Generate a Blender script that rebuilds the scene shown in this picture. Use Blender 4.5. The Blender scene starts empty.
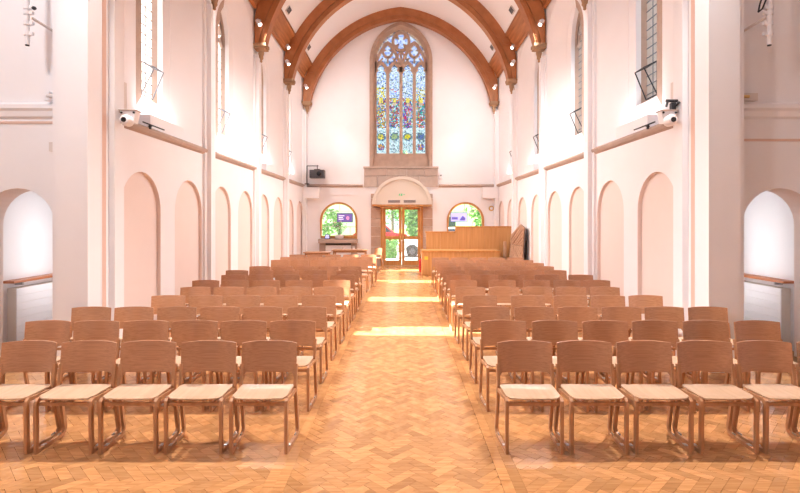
import bpy, math, random
from mathutils import Vector
random.seed(7)
SC = bpy.context.scene
COL = SC.collection
PI = math.pi

# ------------------------------------------------------------------ camera, world, sun, exposure
cam = bpy.data.cameras.new('camera')
cam.sensor_width = 36.0
cam.lens = 22.5
cam.shift_x = -1.5 / 800
cam.shift_y = -26.5 / 800
cam.clip_start = 0.05
camo = bpy.data.objects.new('camera', cam)
camo.location = (0, 0, 1.9)
camo.rotation_euler = (PI / 2, 0, 0)
COL.objects.link(camo)
SC.camera = camo

W = bpy.data.worlds.new('world')
SC.world = W
W.use_nodes = True
bgn = W.node_tree.nodes['Background']
bgn.inputs[0].default_value = (0.82, 0.92, 1.0, 1)
bgn.inputs[1].default_value = 1.0

sun = bpy.data.lights.new('sun', 'SUN')
sun.energy = 26.0
sun.angle = math.radians(0.9)
sun.color = (1.0, 0.95, 0.88)
suno = bpy.data.objects.new('sun', sun)
COL.objects.link(suno)
SUN_EL, SUN_AZ = math.radians(48.2), math.radians(1.0)
sdir = Vector((math.cos(SUN_EL) * math.cos(SUN_AZ), -math.cos(SUN_EL) * math.sin(SUN_AZ), -math.sin(SUN_EL)))
suno.rotation_euler = sdir.to_track_quat('-Z', 'Y').to_euler()
suno.location = (-12, 12, 14)

SC.view_settings.view_transform = 'Standard'
SC.view_settings.look = 'None'
SC.view_settings.exposure = 0.92
SC.view_settings.gamma = 1.0
SC.view_settings.use_curve_mapping = False
SC.cycles.max_bounces = 10
SC.cycles.diffuse_bounces = 6
SC.cycles.glossy_bounces = 3
SC.cycles.transparent_max_bounces = 16
SC.cycles.caustics_reflective = False
SC.cycles.caustics_refractive = False
SC.cycles.sample_clamp_indirect = 6.0
SC.cycles.use_denoising = True

UPLIGHT_W = 3.6
PIER_SPOT_W = 1050.0
FILL_W = 150.0

# ------------------------------------------------------------------ materials
def lin(c):
    return tuple((x / 12.92 if x <= 0.04045 else ((x + 0.055) / 1.055) ** 2.4) for x in c)

def new_mat(name):
    m = bpy.data.materials.new(name)
    m.use_nodes = True
    nt = m.node_tree
    b = nt.nodes['Principled BSDF']
    return m, nt, b

def set_spec(b, v):
    b.inputs['Specular IOR Level'].default_value = v

def plain(name, col, rough=0.6, metal=0.0, spec=0.4, noise=0.0, scale=8.0, bump=0.0):
    m, nt, b = new_mat(name)
    b.inputs['Base Color'].default_value = (*col, 1)
    b.inputs['Roughness'].default_value = rough
    b.inputs['Metallic'].default_value = metal
    set_spec(b, spec)
    if noise or bump:
        tc = nt.nodes.new('ShaderNodeTexCoord')
        n = nt.nodes.new('ShaderNodeTexNoise')
        n.inputs['Scale'].default_value = scale
        n.inputs['Detail'].default_value = 5
        nt.links.new(tc.outputs['Object'], n.inputs['Vector'])
        if noise:
            mx = nt.nodes.new('ShaderNodeMix'); mx.data_type = 'RGBA'
            mx.inputs[6].default_value = (*[c * (1 - noise) for c in col], 1)
            mx.inputs[7].default_value = (*[min(1, c * (1 + noise)) for c in col], 1)
            nt.links.new(n.outputs['Fac'], mx.inputs[0])
            nt.links.new(mx.outputs[2], b.inputs['Base Color'])
        if bump:
            bp = nt.nodes.new('ShaderNodeBump')
            bp.inputs['Strength'].default_value = bump
            bp.inputs['Distance'].default_value = 0.02
            nt.links.new(n.outputs['Fac'], bp.inputs['Height'])
            nt.links.new(bp.outputs['Normal'], b.inputs['Normal'])
    return m

def wood(name, c0, c1, rough=0.4, stretch=(2, 30, 30), spec=0.4, per_object=0.0, attr=None, fac_lo=0.3, fac_hi=0.7):
    """Grain stretched along one axis, with an optional tint per piece."""
    m, nt, b = new_mat(name)
    N = nt.nodes.new
    tc = N('ShaderNodeTexCoord')
    mp = N('ShaderNodeMapping')
    mp.inputs['Scale'].default_value = stretch
    nz = N('ShaderNodeTexNoise')
    nz.inputs['Scale'].default_value = 1.0
    nz.inputs['Detail'].default_value = 4
    nt.links.new(tc.outputs['Object'], mp.inputs['Vector'])
    nt.links.new(mp.outputs['Vector'], nz.inputs['Vector'])
    rp = N('ShaderNodeMapRange')
    rp.inputs['From Min'].default_value = fac_lo
    rp.inputs['From Max'].default_value = fac_hi
    nt.links.new(nz.outputs['Fac'], rp.inputs['Value'])
    mx = N('ShaderNodeMix'); mx.data_type = 'RGBA'
    mx.inputs[6].default_value = (*c0, 1)
    mx.inputs[7].default_value = (*c1, 1)
    nt.links.new(rp.outputs['Result'], mx.inputs[0])
    out = mx.outputs[2]
    if per_object or attr:
        if attr:
            src = N('ShaderNodeAttribute'); src.attribute_name = attr
            rnd = src.outputs['Fac']
        else:
            src = N('ShaderNodeObjectInfo')
            rnd = src.outputs['Random']
            ad = N('ShaderNodeVectorMath'); ad.operation = 'ADD'
            mul = N('ShaderNodeMath'); mul.operation = 'MULTIPLY'; mul.inputs[1].default_value = 37.0
            nt.links.new(rnd, mul.inputs[0])
            nt.links.new(tc.outputs['Object'], ad.inputs[0])
            nt.links.new(mul.outputs[0], ad.inputs[1])
            nt.links.new(ad.outputs[0], mp.inputs['Vector'])
        amt = per_object or 0.3
        mr = N('ShaderNodeMapRange')
        mr.inputs['To Min'].default_value = 1 - amt
        mr.inputs['To Max'].default_value = 1 + amt
        nt.links.new(rnd, mr.inputs['Value'])
        hs = N('ShaderNodeHueSaturation')
        nt.links.new(out, hs.inputs['Color'])
        nt.links.new(mr.outputs['Result'], hs.inputs['Value'])
        out = hs.outputs['Color']
    nt.links.new(out, b.inputs['Base Color'])
    b.inputs['Roughness'].default_value = rough
    set_spec(b, spec)
    return m

def emit(name, col, strength):
    m, nt, b = new_mat(name)
    b.inputs['Base Color'].default_value = (*col, 1)
    b.inputs['Emission Color'].default_value = (*col, 1)
    b.inputs['Emission Strength'].default_value = strength
    return m

def glass_mat(name, col, gloss=0.06, attr=None, haze=0.0):
    """Thin window glass: light and view pass straight through, tinted."""
    m = bpy.data.materials.new(name)
    m.use_nodes = True
    nt = m.node_tree
    nt.nodes.clear()
    out = nt.nodes.new('ShaderNodeOutputMaterial')
    tr = nt.nodes.new('ShaderNodeBsdfTransparent')
    gl = nt.nodes.new('ShaderNodeBsdfGlossy')
    gl.inputs['Roughness'].default_value = 0.12
    mx = nt.nodes.new('ShaderNodeMixShader')
    mx.inputs[0].default_value = gloss
    tr.inputs[0].default_value = (*col, 1)
    if attr:
        a = nt.nodes.new('ShaderNodeAttribute'); a.attribute_name = attr
        nt.links.new(a.outputs['Color'], tr.inputs[0])
    first = tr.outputs[0]
    if haze:
        tl = nt.nodes.new('ShaderNodeBsdfTranslucent')
        tl.inputs[0].default_value = (*col, 1)
        m2 = nt.nodes.new('ShaderNodeMixShader')
        m2.inputs[0].default_value = haze
        nt.links.new(tr.outputs[0], m2.inputs[1])
        nt.links.new(tl.outputs[0], m2.inputs[2])
        first = m2.outputs[0]
    nt.links.new(first, mx.inputs[1])
    nt.links.new(gl.outputs[0], mx.inputs[2])
    nt.links.new(mx.outputs[0], out.inputs[0])
    return m

M = {}
M['white'] = plain('white_plaster', (0.88, 0.865, 0.885), 0.9, spec=0.2, noise=0.02, scale=3, bump=0.06)
M['ceil'] = plain('vault_plaster', (0.88, 0.865, 0.885), 0.9, spec=0.2)
M['peach'] = plain('peach_plaster', (0.83, 0.71, 0.665), 0.9, spec=0.2, noise=0.02, scale=4, bump=0.04)
M['stripe'] = plain('peach_stripe', (0.72, 0.52, 0.44), 0.9, spec=0.2)
M['stone'] = plain('brown_stone', (0.47, 0.335, 0.265), 0.85, spec=0.2, noise=0.22, scale=5, bump=0.2)
M['stone2'] = plain('grey_stone', (0.50, 0.385, 0.325), 0.85, spec=0.2, noise=0.2, scale=6, bump=0.2)
M['string'] = plain('string_stone', (0.48, 0.37, 0.315), 0.85, spec=0.2, noise=0.12, scale=7)
M['corbel'] = plain('corbel_stone', (0.40, 0.25, 0.15), 0.85, spec=0.2, noise=0.2, scale=9)
M['cream'] = plain('cream_paint', (0.74, 0.69, 0.62), 0.6)
M['archwood'] = wood('arch_wood', (0.36, 0.132, 0.047), (0.46, 0.185, 0.072), 0.45, (3, 6, 3))
M['beamwood'] = wood('beam_wood', (0.30, 0.105, 0.035), (0.52, 0.215, 0.085), 0.42, (14, 1.2, 14))
M['oak'] = wood('chair_oak', (0.38, 0.175, 0.087), (0.50, 0.255, 0.135), 0.28, (1.2, 60, 130), 0.5, per_object=0.06)
for _n in M['oak'].node_tree.nodes:
    if _n.type == 'BSDF_PRINCIPLED':
        _n.inputs['Coat Weight'].default_value = 0.3; _n.inputs['Coat Roughness'].default_value = 0.18
M['oakseat_lit'] = wood('seat_oak_lit', (0.49, 0.31, 0.195), (0.58, 0.39, 0.26), 0.38, (30, 1.5, 30), 0.4, per_object=0.04)  # same oak as the backs, coloured paler for light from above
M['oakframe'] = wood('frame_oak', (0.39, 0.185, 0.088), (0.52, 0.27, 0.138), 0.38, (20, 20, 2.5), 0.4)
FL0, FL1 = (0.40, 0.180, 0.064), (0.55, 0.272, 0.108)
M['block'] = wood('parquet_block', FL0, FL1, 0.22, (3, 40, 8), 0.45, per_object=0.19)
M['blocks'] = wood('parquet_field', FL0, FL1, 0.22, (12, 12, 8), 0.45, per_object=0.19, attr='tint')
M['joint'] = plain('parquet_joint', (0.34, 0.165, 0.065), 0.6)
M['doorwood'] = wood('door_oak', (0.46, 0.20, 0.055), (0.62, 0.31, 0.11), 0.4, (14, 14, 1.5))
M['screenwood'] = wood('screen_oak', (0.50, 0.245, 0.085), (0.62, 0.335, 0.135), 0.45, (16, 16, 1.0))
M['slatwood'] = wood('slat_wood', (0.42, 0.24, 0.15), (0.52, 0.32, 0.21), 0.55, (5, 5, 5), per_object=0.06)
M['shelfwood'] = wood('shelf_wood', (0.42, 0.13, 0.05), (0.52, 0.19, 0.08), 0.4, (10, 1.0, 10))
M['paint'] = plain('white_paint', (0.88, 0.865, 0.89), 0.5)
M['offwhite'] = plain('offwhite_casing', (0.72, 0.66, 0.63), 0.45)
M['metal'] = plain('steel', (0.55, 0.55, 0.56), 0.35, metal=1.0)
M['brass'] = plain('brass', (0.75, 0.5, 0.2), 0.35, metal=1.0)
M['black'] = plain('black_metal', (0.025, 0.025, 0.03), 0.45)
M['dark'] = plain('dark_grey', (0.07, 0.07, 0.08), 0.5)
M['grille'] = plain('grille_grey', (0.10, 0.09, 0.10), 0.6)
M['lead'] = plain('lead', (0.16, 0.17, 0.20), 0.6)
M['clear'] = glass_mat('clear_glass', (0.97, 0.985, 1.0), 0.04, haze=0.03)  # faint translucent veil imitates glare from outdoors
M['frost'] = glass_mat('leaded_glass', (0.95, 0.98, 1.0), 0.04)
M['stained'] = glass_mat('stained_glass', (1, 1, 1), 0.03, attr='tint')
M['green'] = emit('exit_green', (0.02, 0.45, 0.18), 0.35)
M['red'] = plain('red_paint', (0.65, 0.03, 0.03), 0.35)
M['carwhite'] = plain('car_white', (0.75, 0.76, 0.78), 0.3)
M['carglass'] = plain('car_glass', (0.04, 0.05, 0.07), 0.1)
M['rubber'] = plain('rubber', (0.03, 0.03, 0.03), 0.8)
M['paving'] = plain('paving', (0.42, 0.40, 0.38), 0.9, noise=0.15, scale=2)
M['asphalt'] = plain('asphalt', (0.20, 0.20, 0.21), 0.9, noise=0.15, scale=2)
M['leaf'] = plain('leaf_green', (0.10, 0.26, 0.05), 0.6, noise=0.5, scale=3)
M['leaf2'] = plain('leaf_light', (0.20, 0.40, 0.09), 0.6, noise=0.5, scale=3)
M['bark'] = plain('bark', (0.14, 0.09, 0.06), 0.9)
M['house'] = plain('house_render', (0.80, 0.80, 0.80), 0.9)
M['housebrick'] = plain('house_brick', (0.40, 0.18, 0.11), 0.9, noise=0.2, scale=10)
M['rooftile'] = plain('roof_slate', (0.18, 0.17, 0.19), 0.8)
M['lens'] = plain('lens', (0.01, 0.01, 0.012), 0.08)
M['lampface'] = emit('lamp_face', (1.0, 0.94, 0.86), 4.0)
M['diffuser'] = emit('diffuser_face', (1.0, 0.96, 0.92), 0.6)
M['petal'] = plain('pale_petal', (0.78, 0.66, 0.62), 0.7)
M['stem'] = plain('plant_stem', (0.16, 0.24, 0.12), 0.7)
M['pot'] = plain('white_pot', (0.75, 0.68, 0.68), 0.5)
M['purple'] = emit('screen_purple', (0.13, 0.085, 0.30), 0.55)
M['lilac'] = emit('screen_lilac', (0.42, 0.42, 0.85), 0.6)
M['print'] = emit('screen_print', (0.75, 0.70, 0.85), 0.6)
M['printdark'] = emit('screen_print_dark', (0.12, 0.10, 0.40), 0.5)
M['pinkprint'] = emit('screen_print_pink', (0.65, 0.25, 0.45), 0.5)
M['yellow'] = plain('yellow_tag', (0.85, 0.62, 0.08), 0.5)

# ------------------------------------------------------------------ mesh builder
class MB:
    def __init__(self):
        self.v = []; self.f = []; self.m = []; self.tint = []
    def poly(self, pts, mi=0, tint=None):
        b = len(self.v)
        self.v += [tuple(p) for p in pts]
        self.f.append(tuple(range(b, b + len(pts))))
        self.m.append(mi); self.tint.append(tint)
        return self
    def grid(self, rows, mi=0, close=False):
        b = len(self.v); n = len(rows[0])
        for r in rows: self.v += [tuple(p) for p in r]
        for i in range(len(rows) - 1):
            for j in range(n if close else n - 1):
                k = (j + 1) % n
                self.f.append((b + i * n + j, b + i * n + k, b + (i + 1) * n + k, b + (i + 1) * n + j))
                self.m.append(mi); self.tint.append(None)
        return self
    def box(self, x0, x1, y0, y1, z0, z1, mi=0):
        b = len(self.v)
        self.v += [(x, y, z) for z in (z0, z1) for y in (y0, y1) for x in (x0, x1)]
        for q in ((0, 2, 3, 1), (4, 5, 7, 6), (0, 1, 5, 4), (2, 6, 7, 3), (0, 4, 6, 2), (1, 3, 7, 5)):
            self.f.append(tuple(b + i for i in q)); self.m.append(mi); self.tint.append(None)
        return self
    def prism(self, pts, mp, a, c, mi=0):
        """closed 2-D outline pts, swept from a to c through mp(u, w, t)"""
        b = len(self.v); n = len(pts)
        self.v += [tuple(mp(u, w, a)) for u, w in pts] + [tuple(mp(u, w, c)) for u, w in pts]
        self.f.append(tuple(range(b, b + n))); self.f.append(tuple(range(b + 2 * n - 1, b + n - 1, -1)))
        self.m += [mi, mi]; self.tint += [None, None]
        for i in range(n):
            j = (i + 1) % n
            self.f.append((b + i, b + n + i, b + n + j, b + j)); self.m.append(mi); self.tint.append(None)
        return self
    def ribbon(self, pts, w, mp, a, c, closed=False, mi=0, side=0.0):
        """a bar of width w along the 2-D line pts, thick from a to c through mp(u, w, t)"""
        n = len(pts); L = []; R = []
        for i in range(n):
            p = pts[i]
            q0 = pts[i - 1] if (i > 0 or closed) else p
            q1 = pts[(i + 1) % n] if (i < n - 1 or closed) else p
            dx, dz = q1[0] - q0[0], q1[1] - q0[1]
            l = math.hypot(dx, dz) or 1
            nx, nz = -dz / l, dx / l
            # widen at corners
            k = 1.0
            if (i > 0 and i < n - 1) or closed:
                e0 = (p[0] - q0[0], p[1] - q0[1]); l0 = math.hypot(*e0) or 1
                k = 1 / max(0.5, abs((e0[0] * dx + e0[1] * dz) / (l0 * l)))
            L.append((p[0] + nx * w * (0.5 + side) * k, p[1] + nz * w * (0.5 + side) * k))
            R.append((p[0] - nx * w * (0.5 - side) * k, p[1] - nz * w * (0.5 - side) * k))
        rows = [[mp(u, z, a) for u, z in L], [mp(u, z, c) for u, z in L], [mp(u, z, c) for u, z in R], [mp(u, z, a) for u, z in R]]
        m = n
        b = len(self.v)
        for r in rows: self.v += [tuple(p) for p in r]
        rng = range(m if closed else m - 1)
        for k in range(4):
            k2 = (k + 1) % 4
            for j in rng:
                j2 = (j + 1) % m
                self.f.append((b + k * m + j, b + k * m + j2, b + k2 * m + j2, b + k2 * m + j)); self.m.append(mi); self.tint.append(None)
        if not closed:
            self.f.append(tuple(b + k * m for k in range(4))); self.f.append(tuple(b + k * m + m - 1 for k in range(3, -1, -1)))
            self.m += [mi, mi]; self.tint += [None, None]
        return self
    def tube(self, p0, p1, r0, r1=None, n=10, mi=0, caps=True):
        r1 = r0 if r1 is None else r1
        p0 = Vector(p0); p1 = Vector(p1)
        d = (p1 - p0).normalized()
        a = d.orthogonal().normalized(); c = d.cross(a)
        b = len(self.v)
        for p, r in ((p0, r0), (p1, r1)):
            for i in range(n):
                t = 2 * PI * i / n
                self.v.append(tuple(p + (a * math.cos(t) + c * math.sin(t)) * r))
        for i in range(n):
            j = (i + 1) % n
            self.f.append((b + i, b + j, b + n + j, b + n + i)); self.m.append(mi); self.tint.append(None)
        if caps:
            self.f.append(tuple(range(b + n - 1, b - 1, -1))); self.f.append(tuple(range(b + n, b + 2 * n)))
            self.m += [mi, mi]; self.tint += [None, None]
        return self
    def pipe(self, pts, r, n=8, mi=0):
        for i in range(len(pts) - 1): self.tube(pts[i], pts[i + 1], r, n=n, mi=mi)
        return self
    def lathe(self, prof, o, n=16, mi=0, axis='z'):
        rows = []
        for r, h in prof:
            row = []
            for i in range(n):
                t = 2 * PI * i / n
                if axis == 'z': row.append((o[0] + r * math.cos(t), o[1] + r * math.sin(t), o[2] + h))
                elif axis == 'y': row.append((o[0] + r * math.cos(t), o[1] + h, o[2] + r * math.sin(t)))
                else: row.append((o[0] + h, o[1] + r * math.cos(t), o[2] + r * math.sin(t)))
            rows.append(row)
        self.grid(rows, mi, close=True)
        self.poly(rows[0][::-1], mi); self.poly(rows[-1], mi)
        return self
    def mesh(self, name, mats, smooth=None):
        me = bpy.data.meshes.new(name)
        me.from_pydata(self.v, [], self.f)
        if not isinstance(mats, (list, tuple)): mats = [mats]
        for m in mats: me.materials.append(M[m])
        if any(self.m): me.polygons.foreach_set('material_index', self.m)
        if any(t is not None for t in self.tint):
            at = me.color_attributes.new('tint', 'FLOAT_COLOR', 'CORNER')
            buf = []
            for p, t in zip(me.polygons, self.tint):
                if not isinstance(t, tuple): t = (t if t is not None else 0.5,) * 3
                buf += [*t, 1.0] * p.loop_total
            at.data.foreach_set('color', buf)
        me.update()
        if smooth:
            me.shade_smooth()
            me.set_sharp_from_angle(angle=math.radians(smooth))
        return me
    def build(self, name, mats, parent=None, smooth=None, origin=None):
        me = self.mesh(name, mats, smooth)
        return link(name, me, parent)

def link(name, data, parent=None, loc=None):
    o = bpy.data.objects.new(name, data)
    COL.objects.link(o)
    if parent is not None: o.parent = parent
    if loc is not None: o.location = loc
    return o

def tag(o, label, cat, group=None, kind=None):
    o['label'] = label; o['category'] = cat
    if group: o['group'] = group
    if kind: o['kind'] = kind
    return o

def thing(name, loc, label, cat, group=None, kind=None, rz=0.0):
    o = bpy.data.objects.new(name, None)
    COL.objects.link(o)
    o.location = loc; o.rotation_euler = (0, 0, rz)
    o.empty_display_size = 0.1
    return tag(o, label, cat, group, kind)

def copy_tree(o, parent=None):
    c = o.copy(); COL.objects.link(c)
    if parent is not None: c.parent = parent
    for ch in list(o.children): copy_tree(ch, c)
    return c

def arch_outline(c, half, zb, zs, rise, n=16, kind='round'):
    pts = [(c - half, zb)]
    for i in range(n + 1):
        if kind == 'pointed':
            t = i / n
            k = (rise * rise - half * half) / (2 * half)
            Rr = half + k
            a_max = math.atan2(rise, k)
            if t <= 0.5:
                a = a_max * t * 2
                pts.append((c + k - Rr * math.cos(a), zs + Rr * math.sin(a)))
            else:
                a = a_max * (1 - t) * 2
                pts.append((c - k + Rr * math.cos(a), zs + Rr * math.sin(a)))
        else:
            a = PI - PI * i / n
            pts.append((c + half * math.cos(a), zs + rise * math.sin(a)))
    pts.append((c + half, zb))
    return pts

def panel_with_hole(mb, u0, u1, z0, z1, hole, mp, mi=0):
    """a flat rectangle with an arched hole; the hole's foot may sit on z0 or above it"""
    zb = hole[0][1]
    ul, ur = hole[0][0], hole[-1][0]
    if zb > z0 + 1e-6: mb.poly([mp(u0, z0), mp(u1, z0), mp(u1, zb), mp(u0, zb)], mi)
    mb.poly([mp(u0, zb), mp(ul, zb), mp(ul, z1), mp(u0, z1)], mi)
    mb.poly([mp(ur, zb), mp(u1, zb), mp(u1, z1), mp(ur, z1)], mi)
    arc = hole[1:-1]
    for a, b in zip(arc[:-1], arc[1:]):
        mb.poly([mp(*a), mp(*b), mp(b[0], z1), mp(a[0], z1)], mi)

def loft(mb, A, B, mpa, mpb, mi=0, bottom=True):
    n = len(A)
    for i in range(n if bottom else n - 1):
        j = (i + 1) % n
        mb.poly([mpa(*A[i]), mpa(*A[j]), mpb(*B[j]), mpb(*B[i])], mi)

# ------------------------------------------------------------------ dimensions
CX = -0.04                   # middle of the nave
HW = 4.0                     # half its width
PY = [6.92 + 3.45 * k for k in range(5)]
WALL_Y = 20.72               # end wall
BEAM_Z = 7.72
def side(s, d): return CX + s * (HW + d)
SIDE = {-1: 'left', 1: 'right'}
NEAR = {-1: 'projector', 1: 'screen'}     # what tells the two sides apart

# ------------------------------------------------------------------ floor
fl = MB().box(-7.6, 7.6, -5.2, 21.3, -0.25, -0.006)
floor = fl.build('floor', 'joint')
tag(floor, 'honey coloured herringbone parquet floor of small oak blocks', 'floor', kind='structure')

BW, BL = 0.0767, 0.23
AXC = -0.055                 # middle of the aisle
AI, AO = 0.775, 0.935        # border strips
def clip_poly(p, x0, x1, y0, y1):
    for ax, lim, sg in ((0, x0, 1), (0, x1, -1), (1, y0, 1), (1, y1, -1)):
        q = []
        for i in range(len(p)):
            a, b = p[i - 1], p[i]
            ia = (a[ax] - lim) * sg >= -1e-9; ib = (b[ax] - lim) * sg >= -1e-9
            if ia != ib:
                t = (lim - a[ax]) / (b[ax] - a[ax])
                q.append((a[0] + t * (b[0] - a[0]), a[1] + t * (b[1] - a[1])))
            if ib: q.append(b)
        p = q
        if not p: return p
    return p

def herringbone(x0, x1, y0, y1, sgn):
    out = []
    c = math.sqrt(0.5)
    ox, oy = (x0 + x1) / 2, y0
    rad = math.hypot(x1 - x0, y1 - y0) / BW + 6
    corners = [(x0, y0), (x1, y0), (x0, y1), (x1, y1)]
    loc = [(((x - ox) * c + sgn * (y - oy) * c) / BW, (-sgn * (x - ox) * c + (y - oy) * c) / BW) for x, y in corners]
    i0, i1 = int(min(l[0] for l in loc)) - 4, int(max(l[0] for l in loc)) + 4
    j0, j1 = int(min(l[1] for l in loc)) - 4, int(max(l[1] for l in loc)) + 4
    for i in range(i0, i1):
        for j in range(j0, j1):
            k = (i - j) % 6
            if k == 0: r = (i, j, i + 3, j + 1)
            elif k == 5: r = (i, j, i + 1, j + 3)
            else: continue
            q = []
            for u, w in ((r[0], r[1]), (r[2], r[1]), (r[2], r[3]), (r[0], r[3])):
                u *= BW; w *= BW
                q.append((ox + c * u - sgn * c * w, oy + sgn * c * u + c * w))
            mx = sum(p[0] for p in q) / 4; my = sum(p[1] for p in q) / 4
            if mx < x0 - .2 or mx > x1 + .2 or my < y0 - .2 or my > y1 + .2: continue
            out.append((q, clip_poly(q, x0, x1, y0, y1)))
    return out

def block_top(mb, p, tint, z=0.0):
    n = len(p)
    cx = sum(a[0] for a in p) / n; cy = sum(a[1] for a in p) / n
    def ins(d):
        r = []
        for a in p:
            dx, dy = cx - a[0], cy - a[1]; l = math.hypot(dx, dy) or 1
            r.append((a[0] + dx / l * d, a[1] + dy / l * d))
        return r
    a, b = ins(0.0007), ins(0.0022)
    base = len(mb.v)
    mb.v += [(x, y, z - 0.006) for x, y in a] + [(x, y, z) for x, y in b]
    mb.f.append(tuple(range(base + n, base + 2 * n))); mb.m.append(0); mb.tint.append(tint)
    for i in range(n):
        j = (i + 1) % n
        mb.f.append((base + i, base + j, base + n + j, base + n + i)); mb.m.append(0); mb.tint.append(tint)

regions = [(AXC - AI, AXC + AI, 1.2, 20.6, 1), (-5.6, AXC - AO, 1.2, 6.6, -1), (AXC + AO, 5.5, 1.2, 6.6, -1),
           (-4.15, AXC - AO, 6.6, 20.6, -1), (AXC + AO, 4.07, 6.6, 20.6, -1)]
pieces = []
for (x0, x1, y0, y1, sg) in regions:
    for q, p in herringbone(x0, x1, y0, y1, sg):
        if len(p) < 3: continue
        area = abs(sum(p[i - 1][0] * p[i][1] - p[i][0] * p[i - 1][1] for i in range(len(p)))) / 2
        if area < 0.0006: continue
        pieces.append((q, p, area))
# border boards: two rows each side of the aisle
for s in (-1, 1):
    for row in range(2):
        xa = AXC + s * (AI + row * 0.08); xb = AXC + s * (AI + (row + 1) * 0.08)
        xa, xb = min(xa, xb), max(xa, xb)
        y = 1.2 + random.random() * .3
        while y < 20.5:
            l = (0.75 if row == 0 else 0.33)
            e = min(20.6, y + l)
            q = [(xa, y), (xb, y), (xb, e), (xa, e)]
            pieces.append((q, q, 0.02)); y = e
def in_view(p):
    x = sum(a[0] for a in p) / len(p); y = sum(a[1] for a in p) / len(p)
    return y > 3.5 and abs(x) < 0.79 * y
order = sorted(range(len(pieces)), key=lambda i: (0 if in_view(pieces[i][1]) else 1, min(a[1] for a in pieces[i][1])))
single = set(order[:300])
field = MB()
proto = {}
for i, (q, p, area) in enumerate(pieces):
    tint = random.random()
    if random.random() < 0.12: tint = min(1, tint + .45)
    if i not in single:
        block_top(field, p, tint); continue
    cx = sum(a[0] for a in p) / len(p); cy = sum(a[1] for a in p) / len(p)
    key = tuple(round(v, 4) for a in p for v in (a[0] - cx, a[1] - cy))
    if key not in proto:
        mb = MB(); block_top(mb, [(a[0] - cx, a[1] - cy) for a in p], None)
        proto[key] = mb.mesh('parquet_block', 'block')
    link('parquet_block', proto[key], floor, (cx, cy, 0))
fo = field.build('parquet_field', 'blocks', floor)
fo['kind'] = 'stuff'

# ------------------------------------------------------------------ side walls
NICHE_Y = [7.785 + 1.725 * k for k in range(8)]
def side_wall(s):
    mp0 = lambda d: (lambda u, z: (side(s, d), u, z))
    w = MB(); e = mp0(0)
    for c in NICHE_Y:
        y0, y1 = c - 0.8625, min(c + 0.8625, WALL_Y + .02)
        hole = arch_outline(c, 0.6, 0.10, 2.05, 0.6, 18)
        panel_with_hole(w, y0, y1, 0.0, 3.32, hole, e)
    for k in range(4):
        c = (PY[k] + PY[k + 1]) / 2
        hole = arch_outline(c, 1.5, 3.36, 6.7, 0.92, 20)
        panel_with_hole(w, PY[k], PY[k + 1], 3.32, 8.4, hole, e)
    # outer skin keeps daylight out except through the windows
    o = mp0(0.78)
    for k in range(4):
        c = (PY[k] + PY[k + 1]) / 2
        hole = arch_outline(c, 0.52, 3.85, 6.25, 0.9, 16, 'pointed')
        panel_with_hole(w, PY[k], PY[k + 1], 0.0, 8.4, hole, o)
    w.poly([(side(s, 0), PY[0], 8.4), (side(s, .78), PY[0], 8.4), (side(s, .78), WALL_Y, 8.4), (side(s, 0), WALL_Y, 8.4)])
    wall = w.build('wall_' + SIDE[s], 'white')
    tag(wall, 'white plastered nave wall of peach niches and tall windows, on the %s side' % ('projector' if s < 0 else 'wooden screen'), 'wall', kind='structure')
    for c in NICHE_Y:
        m = MB()
        A = arch_outline(c, 0.6, 0.10, 2.05, 0.6, 18)
        loft(m, A, A, e, mp0(0.06))
        m.poly([mp0(0.06)(*p) for p in A])
        m.build('niche', 'peach', wall)
    # string course, one length per bay, and its skirting
    for k in range(4):
        m = MB()
        prof = [(0.0, 3.24), (-0.05, 3.27), (-0.075, 3.31), (-0.075, 3.34), (-0.02, 3.375), (0.0, 3.375)]
        m.prism(prof, lambda u, z, t: (side(s, u), t, z), PY[k] + .13, PY[k + 1] - .13)
        m.build('string_course', 'string', wall)
    sk = MB().box(min(side(s, 0), side(s, -.025)), max(side(s, 0), side(s, -.025)), PY[0] + .1, WALL_Y, 0, 0.14)
    b = sk.build('baseboard_' + SIDE[s], 'paint')
    tag(b, 'low white skirting along the nave wall on the %s side' % ('projector' if s < 0 else 'wooden screen'), 'skirting', kind='structure')
    # pilasters
    for k in range(5):
        m = MB()
        y = PY[k] if k < 4 else WALL_Y - .12
        x0, x1 = sorted((side(s, 0.02), side(s, -.055)))
        m.box(x0, x1, y - .21, y + .21, 0, 6.4)
        x0, x1 = sorted((side(s, -.05), side(s, -.137)))
        m.box(x0, x1, y - .115, y + .115, 0, 6.35)
        m.build('pilaster', 'white', wall)
    return wall
walls = {s: side_wall(s) for s in (-1, 1)}

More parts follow.
